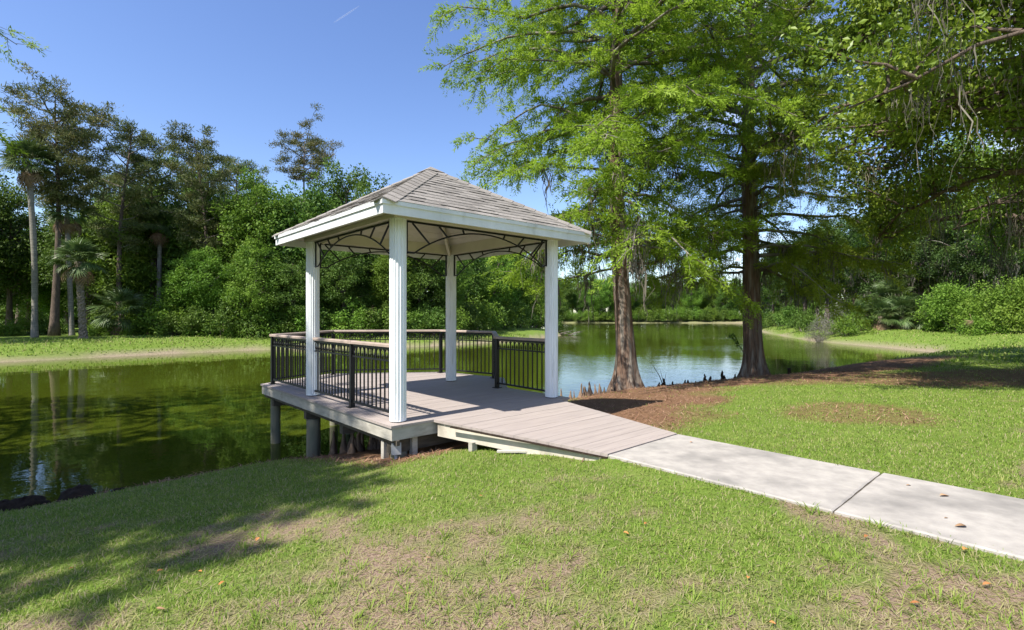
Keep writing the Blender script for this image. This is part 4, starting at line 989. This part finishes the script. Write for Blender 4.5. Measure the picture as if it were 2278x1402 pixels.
fill = [(20, 40, bD, .80), (-40, 40, bB, .85), (60, 47, bB, .8), (130, 44, bC, .8), (190, 40, bB, .85), (235, 46, bA, 1.0), (300, 41, bC, 1.0), (310, 50, bD, 1.08), (390, 44, bB, 1.1), (405, 38.5, bC, .62), (430, 50, bD, 1.12), (500, 43, bB, 1.02), (480, 38.5, bC, .58),
        (540, 52, bD, 1.0), (610, 50, bB, 1.05), (650, 39, bB, .62), (720, 41, bC, .75), (700, 54, bD, 1.0), (760, 40.5, bB, .66), (820, 44, bB, .85), (830, 54, bD, .95), (870, 43, bC, .72), (905, 50, bB, .95), (930, 44, bB, .78), (960, 56, bD, 1.0),
        (985, 46, bC, .72), (1030, 52, bB, .85), (1050, 60, bD, .95), (1090, 56, bC, .85), (1120, 66, bB, .95), (1150, 72, bA, .95), (1180, 66, bC, .8), (1200, 82, bD, .9), (1215, 95, bB, .9), (1225, 112, bC, .95), (1060, 75, bD, 1.0), (1140, 90, bD, 1.0), (350, 56, bB, 1.0), (250, 56, bD, .9), (150, 55, bB, .95), (460, 58, bB, 1.0), (870, 62, bB, .95), (780, 60, bD, .95), (-120, 38, bD, .9), (-110, 33, bC, .7), (-220, 33, bB, .9), (-300, 27, bD, .9), (40, 55, bD, .85)]
for xp, D, src, s in fill:
    left(copy_tree(src), xp, D, '%s %s tree in the left wood %s' % (row(D, 42.5, 52), {id(bA): 'bright', id(bB): 'dark round', id(bC): 'bright low', id(bD): 'moss-hung'}[id(src)], where(xp)), s=s, rz=rgw.random() * 6.28, sz=rgw.uniform(0.9, 1.1), group='trees filling the left bank wood')
sA = make_shrub('shrub', 2.6, 1.5, 71, 'leafa'); sB = make_shrub('shrub', 2.4, 1.5, 72, 'leafb'); sC = make_shrub('shrub', 1.4, 1.0, 73, 'leafa', nclump=18)
shr = [(20, 35, sC, .8), (60, 37, sA, .7), (110, 37.5, sB, .8), (225, 35.5, sC, .9), (250, 37.2, sA, 1.0), (305, 36.6, sC, 1.1), (330, 37.5, sA, 1.25), (380, 37.2, sA, 1.1), (420, 37, sB, 1.1), (455, 37, sC, 1.1), (490, 37.2, sB, 1.3), (525, 37, sC, 1.0), (545, 38.4, sA, 1.3), (585, 37.6, sB, 1.1), (610, 38.4, sA, 1.2), (640, 38.6, sB, 1.2), (675, 38.8, sA, 1.15), (720, 39.3, sB, 1.3), (760, 39.4, sC, 1.2), (790, 39.6, sA, 1.2), (830, 39.8, sC, 1.2), (850, 40.4, sB, 1.4), (890, 41, sA, 1.2), (930, 41.6, sB, 1.3), (960, 42, sB, 1.2), (1000, 43.5, sA, 1.2), (1030, 46, sB, 1.4), (1065, 50, sA, 1.5), (1090, 53, sB, 1.5), (1120, 57, sA, 1.6), (1150, 62, sB, 1.7), (1185, 66, sA, 1.6), (1205, 74, sB, 1.8)]
used = set()
for xp, D, src, s in shr:
    o = src if id(src) not in used else copy_tree(src); used.add(id(src))
    left(o, xp, D, '%s shrub under the left wood %s' % ({id(sA): 'bright tall', id(sB): 'dark tall', id(sC): 'bright low'}[id(src)], where(xp)), 'shrub', s=s, rz=rgw.random() * 6.28, group='shrubs along the left bank')

for k in range(34):
    xp = -260 + k * 45; D = rgw.uniform(58, 64) if xp < 900 else rgw.uniform(70, 84)
    if xp > 1190: continue
    o = copy_tree(sB); left(o, xp, D, 'dark undergrowth deep in the left bank wood', 'shrub', s=rgw.uniform(2.2, 3.0), rz=rgw.random() * 6, group='undergrowth deep in the left wood')
# --- far shore
fl_ = 'distant tree in the wood lining the far shore'
for k in range(62):
    D = rgw.uniform(153, 185); xp = 1205 + (k + rgw.random()) / 62 * 560
    src = (bA, bB, bC, bD)[k % 4]; X = px(xp, D)
    o = copy_tree(src); put(o, X, D, rgw.uniform(0.8, 1.15), rgw.random() * 6.28); tag(o, fl_, 'tree', 'trees on the far shore')
for k in range(40):
    D = rgw.uniform(151.5, 155); X = px(1215 + (k + rgw.random()) / 40 * 470, D)
    o = copy_tree((sA, sB)[k % 2]); put(o, X, D, rgw.uniform(1.2, 2.0), rgw.random() * 6.28); tag(o, 'distant shrub at the foot of the far shore wood', 'shrub', 'shrubs on the far shore')

# --- right bank
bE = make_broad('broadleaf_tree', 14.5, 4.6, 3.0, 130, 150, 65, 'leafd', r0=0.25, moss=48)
def right(o, xp, D, label, cat='tree', s=1.0, rz=None, sz=None, group='trees on the right bank'):
    put(o, px(xp, D), D, s, rz, sz); tag(o, label, cat, group); return o
LANDR = [(1600, 'where it meets the far water'), (1770, 'above the grey twiggy bush'), (1880, 'above the bright rounded bush'), (1930, 'above the palmettos'), (2020, 'above the dark hollow'), (2080, 'left of the big sunny bush'), (2140, 'behind the big sunny bush'), (2200, 'behind the right edge bush'), (2275, 'at the right edge'), (2340, 'just past the right edge'), (2420, 'well past the right edge')]
def wherer(xp): return [w for q, w in LANDR if xp >= q][-1]
first = True
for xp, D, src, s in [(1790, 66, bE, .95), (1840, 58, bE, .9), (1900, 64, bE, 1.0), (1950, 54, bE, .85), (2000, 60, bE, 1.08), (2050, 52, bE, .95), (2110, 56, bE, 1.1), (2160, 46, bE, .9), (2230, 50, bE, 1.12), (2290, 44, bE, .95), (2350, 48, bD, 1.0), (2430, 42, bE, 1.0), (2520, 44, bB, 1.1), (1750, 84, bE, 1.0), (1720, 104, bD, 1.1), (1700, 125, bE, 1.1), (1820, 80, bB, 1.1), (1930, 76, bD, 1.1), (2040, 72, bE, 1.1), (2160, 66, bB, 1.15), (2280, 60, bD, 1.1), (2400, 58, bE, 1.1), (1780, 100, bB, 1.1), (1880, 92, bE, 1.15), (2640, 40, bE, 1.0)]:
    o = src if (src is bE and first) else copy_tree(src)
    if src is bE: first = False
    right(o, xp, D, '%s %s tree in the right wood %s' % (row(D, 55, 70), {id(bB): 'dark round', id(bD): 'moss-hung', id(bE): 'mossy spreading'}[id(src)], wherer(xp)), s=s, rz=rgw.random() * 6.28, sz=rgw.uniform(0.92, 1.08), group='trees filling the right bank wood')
for k in range(26):
    xp = 1735 + k * 36; D = max(56, 110 - (xp - 1735) * 0.12) + rgw.uniform(-3, 3)
    right(copy_tree(sB), xp, D, 'dark undergrowth deep in the right bank wood', 'shrub', s=rgw.uniform(2.2, 3.2), rz=rgw.random() * 6, group='undergrowth deep in the right wood')
gb = make_shrub('shrub', 2.4, 1.2, 81, 'greybush', L=0.2, W=0.02, nclump=22, nleaf=110)
right(gb, 1822, 45, 'grey twiggy bush at the left end of the right bank growth', 'shrub', rz=0, group='growth along the right bank')
right(copy_tree(gb), 1858, 46.5, 'taller grey-mauve twiggy bush just behind the bright rounded bush', 'shrub', s=1.35, rz=2, group='growth along the right bank')
right(copy_tree(sA), 1893, 44, 'bright rounded green bush beside the palmettos', 'shrub', s=0.95, rz=1, group='growth along the right bank')
for i, (xp, D, s, lb) in enumerate([(1905, 47, 1.2, 'palmetto fan rising just behind the bright rounded bush'), (1960, 46.5, 1.15, 'palmetto leaning over brown dead fronds left of the dark hollow'), (2008, 46, 1.3, 'palmetto with pale arching fronds above the dark hollow'), (2050, 45.5, 1.2, 'palmetto with brown dead fronds beside the big leafy bush'), (1985, 50, 1.4, 'taller palmetto standing behind the pale arching one')]):
    o = make_palm('palmetto', 1.35 if i != 4 else 2.8, 0.2, 90 + i, nf=22, nd=16, scale=s, boots=True); right(o, xp, D, lb, 'palmetto', rz=i * 1.3, group='palmettos on the right bank')
big = make_shrub('shrub', 4.4, 2.6, 84, 'leafa', nclump=52, nleaf=170, L=0.2, W=0.1)
right(big, 2130, 39, 'big sunny leafy bush right of the dark hollow', 'shrub', s=0.9, rz=0, group='growth along the right bank')
right(copy_tree(big), 2225, 36, 'big leafy bush at the right edge of the far lawn', 'shrub', s=0.92, rz=2, group='growth along the right bank')
right(copy_tree(big), 2330, 33.5, 'big leafy bush just past the right edge', 'shrub', s=1.0, rz=4, group='growth along the right bank')
right(copy_tree(sC), 2090, 40.5, 'low bush at the foot of the big sunny bush', 'shrub', s=1.2, rz=1, group='growth along the right bank')
right(copy_tree(sC), 2185, 34.5, 'low yellow-green bush at the lawn edge by the right', 'shrub', s=1.1, rz=3, group='growth along the right bank')
for xp, D, s in [(1735, 72, 1.4), (1765, 64, 1.4), (1700, 100, 1.9), (1715, 88, 1.7), (1790, 55, 1.2), (1935, 50, 1.5), (2075, 48, 1.6), (2030, 52, 1.7)]:
    right(copy_tree(sB), xp, D, 'dark leafy shrub under the right wood %s' % ('past the second cypress' if xp < 1725 else wherer(xp)), 'shrub', s=s, rz=rgw.random() * 6, group='dark shrubs on the right bank')
o = link('dead_frond', FD[0], None); o.location = (px(2157, 33.5), 33.5, gz(px(2157, 33.5), 33.5) + 1.55); o.rotation_euler = (0.2, 1.45, -1.2); o.scale = (0.55,) * 3
tag(o, 'rust-brown dead frond hanging in the big leafy bush', 'frond')

# ------------------------------------------------------------------ cypress knees and roots
def knee_mesh(seed, h, r, dark=False):
    rg = np.random.default_rng(seed); mb = MB(); z = np.linspace(-0.12, 1, 9); p = 1 / (1 + np.exp((np.clip(z, 0, 1) - 0.25) * 6))
    rad = r * (0.18 + 0.95 * p); rad[-1] = r * 0.07; rad[-2] = r * 0.2
    ph = rg.random(3) * 6
    pts = np.stack([np.cumsum(rg.normal(size=9)) * r * 0.10, np.cumsum(rg.normal(size=9)) * r * 0.10, z * h], -1)
    mb.tube(pts, rad, 10, flute=lambda a, k: 1 + 0.2 * np.sin(a * 3 + ph[0] + k * .5) + 0.12 * np.sin(a * 5 + ph[1]))
    return mb.mesh('cypress_knee', M['root' if dark else 'knee'], smooth=True)
def lump_mesh(seed, r):
    rg = np.random.default_rng(seed); mb = MB(); S = 18; Kk = 10; V = []
    for i in range(Kk + 1):
        t = i / Kk * PI * 0.62
        for j in range(S):
            a = j / S * 2 * PI; q = r * (0.75 + 0.5 * vnoise(np.cos(a) * 2.2 + 5 + seed, np.sin(a) * 2.2 + t * 2.5 + 9, seed) + 0.3 * vnoise(np.cos(a) * 6 + 3, np.sin(a) * 6 + t * 7, seed))
            V.append((q * math.sin(t) * math.cos(a), q * math.sin(t) * math.sin(a), q * 0.62 * math.cos(t)))
    i = np.arange(Kk)[:, None] * S; j = np.arange(S)[None]; j2 = (j + 1) % S
    mb.add(V, np.stack([i + j, i + S + j, i + S + j2, i + j2], -1).reshape(-1, 4)); return mb.mesh('root_clump', M['root'], smooth=True)
KN = [knee_mesh(s, 0.36, 0.10) for s in range(4)]; KD = [knee_mesh(s + 10, 0.28, 0.11, True) for s in range(4)]; LM = [lump_mesh(s, 0.3) for s in range(3)]
rk = np.random.default_rng(17)
def knee(me, x, y, s, label, group, sz=1.0, name='cypress_knee', cat='cypress knee'):
    o = link(name, me, None, (x, y, gz(x, y) - 0.02), (0, 0, rk.random() * 6)); o.scale = (s, s, s * sz); tag(o, label, cat, group)
for k in range(15):
    a = rk.uniform(2.2, 4.4); d = rk.uniform(0.55, 1.9); x, y = 2.85 + math.cos(a) * d, 12.75 + math.sin(a) * d * 0.6
    knee(KN[k % 4], x, y, rk.uniform(0.4, 1.05), 'pale pointed cypress knee between the deck corner and the near cypress', 'knees at the near cypress', rk.uniform(0.8, 1.5))
for k in range(18):
    x = 3.5 + k * 0.235 + rk.normal() * 0.1; y = 14.05 + (x - 3.5) * 0.55 + rk.normal() * 0.22
    knee(KD[k % 4], x, y, rk.uniform(0.5, 1.3), 'dark stubby cypress knee on the shore between the two cypresses', 'knees between the cypresses', rk.uniform(0.6, 1.1))
for k in range(24):
    r = rk.normal() * 0.22 - 0.75; n_ = 0.35 + rk.normal() * 0.42; x, y = g2w(r, n_)
    knee(KN[k % 4], x, y, rk.uniform(0.4, 0.95), 'brown cypress knee in the clump under the deck', 'knees under the deck', rk.uniform(0.9, 1.6))
for (xp, yp, s, lb) in ((10, 1135, 0.62, 'dark root clump at the water edge, cut by the left frame edge'), (52, 1125, 0.7, 'dark root clump beside the leftmost one at the near shore'), (175, 1100, 0.75, 'larger flat root clump right of the other two on the near shore'), (262, 1095, 0.3, 'tiny root clump at the grass edge right of the flat one')):
    D = 1139 * 2.2 / (yp - 700); X = px(xp, D); o = link('root_clump', LM[xp % 3], None, (X, D, gz(X, D) - 0.03), (0, 0, xp)); o.scale = (s, s * 0.8, s * 0.95)
    tag(o, lb, 'root clump', 'root clumps on the near shore')
mb = MB(); mb.tube([(0, 0, -0.1), (0.01, 0, 0.12), (0, 0.01, 0.22)], [0.06, 0.055, 0.05], 8)
X = px(1770, 16.6); tag(mb.build('stump', M['root'], None, loc=(X, 17.0, gz(X, 17.0)), smooth=True), 'short dark stump at the water edge right of the second cypress', 'stump')
mb = MB()
for k, (dx, dz, r) in enumerate(((-0.32, 0.62, .014), (0.05, 0.42, .01), (-0.12, 0.5, .009))): mb.tube([(0, 0, -0.05), (dx * 0.4, 0.02, dz * 0.5), (dx, 0, dz)], [r, r * .8, r * .3], 5)
X = px(1478, 14.2); tag(mb.build('dead_sprig', M['root'], None, loc=(X, 14.2, gz(X, 14.2)), smooth=True), 'bare dark sprig standing at the shore right of the near cypress', 'sprig')
mb = MB(); rg = np.random.default_rng(5)
for k in range(9):
    b = np.array([rg.uniform(-1.6, 0.5), 0, 0.02]); mb.tube([b, b + np.array([rg.uniform(.3, .9), rg.normal() * .3, rg.uniform(.1, .5)]), b + np.array([rg.uniform(1, 1.8), rg.normal() * .4, rg.uniform(0, .6)])], [0.05, 0.035, 0.01], 5)
X = px(1262, 60); tag(mb.build('fallen_branch', M['limb'], None, loc=(X, 60, WATER_Z), smooth=True), 'fallen branch lying in the water beyond the right column', 'branch')

# ------------------------------------------------------------------ grass blades, litter, fallen leaves
rgb = np.random.default_rng(123)
def scatter(n, y0, y1, w=1.25):
    u = rgb.random(n); y = (u * (y1 ** 0.5 - y0 ** 0.5) + y0 ** 0.5) ** 2; x = (rgb.random(n) * 2 - 1) * (w * y + 0.6)
    return x, y
def blade_mesh(name, x, y, z, L, W, lean, az, tint, mat, bend=0.35):
    n = len(x); d = np.stack([np.cos(az), np.sin(az), np.zeros(n)], -1); s = np.stack([-np.sin(az), np.cos(az), np.zeros(n)], -1)
    b = np.stack([x, y, z - 0.004], -1); up = np.array([0, 0, 1.0]); cl, sl = np.cos(lean)[:, None], np.sin(lean)[:, None]
    m_ = b + (up * cl + d * sl) * L[:, None] * 0.55
    l2 = np.minimum(lean + bend, 1.75); t_ = m_ + (up * np.cos(l2)[:, None] + d * np.sin(l2)[:, None]) * L[:, None] * 0.45
    w = W[:, None] * s * 0.5
    V = np.stack([b - w, b + w, m_ + w * 0.85, m_ - w * 0.85, t_], 1).reshape(-1, 3); k = np.arange(n) * 5
    mb = MB(); mb.add(V, np.stack([k, k + 1, k + 2, k + 3], -1), np.stack([k + 3, k + 2, k + 4], -1), tint=tint)
    return mb.build(name, mat, None, tint=True)
def on_built(x, y):
    r, n_ = w2g(x, y); path_ = (np.abs(r - 0.23) < 0.605) & (n_ < -3.6)
    t = (n_ + 1.535) / (-3.73 + 1.535); ramp_ = (n_ < -1.5) & (n_ > -3.75) & (r > -0.93 + .55 * t) & (r < 1.25 - .4 * t)
    deck_ = (n_ > -1.45) & (n_ < 4) & (np.abs(r) < 1.5)
    return path_ | ramp_ | deck_
# tufts first, then blades in each tuft
nt_ = 54000
tx, ty = scatter(nt_, 1.5, 15.0)
d = shore_d(tx, ty); bare = bare_mask(tx, ty, d); mul_ = mulch_mask(tx, ty, d)
keep = (~on_built(tx, ty)) & (d > 0.15) & (rgb.random(nt_) < (1 - 0.92 * bare) * (1 - 0.97 * mul_))
tx, ty, d, bare = tx[keep], ty[keep], d[keep], bare[keep]
nb_ = 8; T_ = len(tx); ti = np.repeat(np.arange(T_), nb_); sp = 0.012 + 0.008 * ty[ti]
x = tx[ti] + rgb.normal(size=len(ti)) * sp; y = ty[ti] + rgb.normal(size=len(ti)) * sp
ok = ~on_built(x, y); x, y, ti = x[ok], y[ok], ti[ok]
dd = shore_d(x, y); z = ground_zd(x, y, dd); f = np.sqrt(np.maximum(y, 1.5) / 3.0)
lush = sstep(4.0, 5.4, y)
tt_ = np.clip(rgb.normal(size=T_) * 0.12 + 0.38 + 0.10 * fbm(tx, ty, 0.8, 91), 0, 1)[ti]
tint = np.clip(tt_ + rgb.normal(size=len(x)) * 0.12, 0.0, 0.72); straw = rgb.random(len(x)) < 0.17; tint = np.where(straw, rgb.uniform(0.74, 1.0, len(x)), tint)
o = blade_mesh('grass', x, y, z, rgb.uniform(0.02, 0.05, len(x)) * (0.85 + 0.08 * f), rgb.uniform(0.0026, 0.005, len(x)) * (0.65 + 0.6 * f ** 1.6), np.abs(rgb.normal(size=len(x)) * 0.45 + 0.65), rgb.random(len(x)) * 6.283, tint, M['grass'])
tag(o, 'short patchy lawn grass around the concrete walk', 'grass', None, 'stuff')
# coarse weedy tufts standing in the worn patches
tx, ty = scatter(2600, 1.6, 6.0); d = shore_d(tx, ty); bm = bare_mask(tx, ty, d); k = (~on_built(tx, ty)) & (d > 0.5) & (rgb.random(len(tx)) < 0.12 + 0.5 * bm); tx, ty = tx[k], ty[k]
ti = np.repeat(np.arange(len(tx)), 16); sc = rgb.uniform(0.6, 1.3, len(tx))[ti]; a = rgb.random(len(ti)) * 6.283; rr = np.abs(rgb.normal(size=len(ti))) * 0.022 * sc
x = tx[ti] + np.cos(a) * rr; y = ty[ti] + np.sin(a) * rr; ok = ~on_built(x, y); x, y, a, sc, ti = x[ok], y[ok], a[ok], sc[ok], ti[ok]; dd = shore_d(x, y)
o = blade_mesh('weed_tufts', x, y, ground_zd(x, y, dd), rgb.uniform(0.04, 0.085, len(x)) * sc, rgb.uniform(0.003, 0.006, len(x)), np.abs(rgb.normal(size=len(x)) * 0.3 + 0.85), a, np.clip(0.36 + rgb.normal(size=len(tx))[ti] * 0.1 + rgb.normal(size=len(x)) * 0.08, 0, 0.7), M['grass'])
tag(o, 'coarse green weed tufts scattered over the worn lawn', 'weeds', None, 'stuff')
# dead thatch lying flat on the bare patches
x, y = scatter(100000, 1.5, 6.5); dd = shore_d(x, y); bm = bare_mask(x, y, dd)
k = (~on_built(x, y)) & (dd > 0.3) & (rgb.random(len(x)) < 0.25 + 0.75 * bm); x, y, dd = x[k], y[k], dd[k]
o = blade_mesh('thatch', x, y, ground_zd(x, y, dd) + 0.006, rgb.uniform(0.03, 0.08, len(x)), rgb.uniform(0.0022, 0.0045, len(x)), rgb.uniform(1.15, 1.55, len(x)), rgb.random(len(x)) * 6.283, rgb.uniform(0.66, 1.0, len(x)), M['grass'], bend=0.05)
tag(o, 'dead straw lying on the worn patches of lawn', 'thatch', None, 'stuff')
# needle litter on the mulch
x, y = scatter(80000, 4.5, 19.0); dd = shore_d(x, y); mm = mulch_mask(x, y, dd)
k = (~on_built(x, y)) & (dd > 0.05) & (rgb.random(len(x)) < mm * 0.9); x, y, dd = x[k], y[k], dd[k]
o = blade_mesh('needle_litter', x, y, ground_zd(x, y, dd) + 0.008, rgb.uniform(0.05, 0.13, len(x)), rgb.uniform(0.006, 0.014, len(x)), rgb.uniform(1.1, 1.55, len(x)), rgb.random(len(x)) * 6.283, rgb.random(len(x)), M['litter'], bend=0.1)
tag(o, 'reddish cypress needle litter under the trees', 'litter', None, 'stuff')
# coarse blades on the far lawns
def far_grass(x, y, dd, k, L, W):
    x, y, dd = x[k], y[k], dd[k]; n_ = len(x)
    return blade_mesh('grass', x, y, ground_zd(x, y, dd), rgb.uniform(*L, n_), rgb.uniform(*W, n_), np.abs(rgb.normal(size=n_) * 0.35 + 0.3), rgb.random(n_) * 6.283, np.clip(0.45 + rgb.normal(size=n_) * 0.17 + 0.35 * (fbm(x, y, 2.5, 31) - 0.5), 0, 1), M['grass'])
n_ = 60000; x = rgb.uniform(6, 50, n_); y = rgb.uniform(14, 75, n_); dd = shore_d(x, y); k = (dd > 0.1) & (mulch_mask(x, y, dd) < 0.4) & (x < y * 1.15 + 2) & (dd < 26)
tag(far_grass(x, y, dd, k, (0.06, 0.16), (0.03, 0.07)), 'mown grass on the lawn curving round the cove at right', 'grass', None, 'stuff')
n_ = 50000; x = rgb.uniform(-42, 4, n_); y = rgb.uniform(20, 50, n_); dd = shore_d(x, y); k = (dd > 0.15) & (dd < 6.5) & (x > -1.2 * y - 2) & (y - 0.35 * x > 26)
tag(far_grass(x, y, dd, k, (0.07, 0.18), (0.03, 0.07)), 'grass strip on the left bank in front of the wood', 'grass', None, 'stuff')

# fallen leaves
def leaf_mesh(seed, mat, L=0.05, W=0.028):
    rg = np.random.default_rng(seed); s = np.linspace(0, 1, 7); w = W * np.sin(s * PI) ** 0.8 * 0.5; z = 0.003 + 0.004 * np.sin(s * PI * 1.2 + rg.random())
    c = np.stack([(s - 0.5) * L, rg.normal() * 0.004 * np.sin(s * PI), z], -1); V = np.stack([c + np.stack([0 * s, w, w * 0.5], -1), c, c - np.stack([0 * s, w, -w * 0.35], -1)], 1).reshape(-1, 3)
    k = np.arange(6) * 3; mb = MB(); mb.add(V, np.concatenate([np.stack([k, k + 3, k + 4, k + 1], -1), np.stack([k + 1, k + 4, k + 5, k + 2], -1)])); return mb.mesh('fallen_leaf', mat)
LFO = [leaf_mesh(s, M['leaf_o']) for s in (1, 2)]; LFT = [leaf_mesh(s, M['leaf_t'], 0.06, 0.02) for s in (3, 4)]
def fallen(me, X, Y, label, group, s=1.0, z=None, rz=None):
    o = link('fallen_leaf', me, None, (X, Y, (gz(X, Y) + 0.02) if z is None else z), (0, 0, rgb.random() * 6.28 if rz is None else rz)); o.scale = (s,) * 3
    tag(o, label, 'leaf', group)
def at(xp, yp, h): D = 1139 * h / (yp - 700); return px(xp, D), D
for xp, yp, me, s, lb in ((2020, 1080, LFT[0], .8, 'small brown leaf on the walk just past the slab joint'), (2101, 1104, LFT[1], 1.6, 'long brown leaf on the walk near its far edge'), (2135, 1171, LFT[0], 1.6, 'long tan leaf in the middle of the near walk slab'), (2105, 1153, LFT[1], .6, 'tiny brown leaf beside the long tan leaf on the walk'), (2149, 1224, LFO[0], 1.0, 'orange leaf at the near edge of the walk'), (1538, 984, LFO[1], .7, 'small reddish leaf on the walk close to the ramp')):
    X, Y = at(xp, yp, 1.35); fallen(me, X, Y, lb, 'leaves on the walk', s, z=0.004, rz=0.3)
for k in range(24):
    Y = rgb.uniform(2.1, 5.2) ** 1; X = rgb.uniform(-0.9, 0.95) * Y
    if on_built(np.array([X]), np.array([Y]))[0]: continue
    tan_ = k % 3 == 0
    fallen((LFT if tan_ else LFO)[k % 2], X, Y, 'tan curled leaf fallen on the patchy lawn' if tan_ else 'orange-brown leaf fallen on the patchy lawn', 'tan leaves on the lawn' if tan_ else 'orange leaves on the lawn', rgb.uniform(0.5, 0.9))

# ------------------------------------------------------------------ short vapour trail high in the sky
m, n, l, p = new_mat('vapour'); p.inputs['Base Color'].default_value = (0.9, 0.9, 0.92, 1); p.inputs['Roughness'].default_value = 1.0
tr = n.new('ShaderNodeBsdfTransparent'); mx = n.new('ShaderNodeMixShader'); mx.inputs[0].default_value = 0.09
l.new(tr.outputs[0], mx.inputs[1]); l.new(p.outputs[0], mx.inputs[2]); l.new(mx.outputs[0], n['Material Output'].inputs['Surface'])
mb = MB(); D = 2000.0; A = np.array([px(742, D), D, 1.35 + (700 - 50) / 1139 * D]); B = np.array([px(800, D), D, 1.35 + (700 - 12) / 1139 * D]); q = np.linspace(0, 1, 9)[:, None]
mb.tube(A + (B - A) * q, 2.6 * np.sin(0.15 + q[:, 0] * 2.9) ** 0.7, 8); tag(mb.build('vapour_trail', m, None, smooth=True), 'short faint white vapour trail high in the blue sky', 'vapour trail')
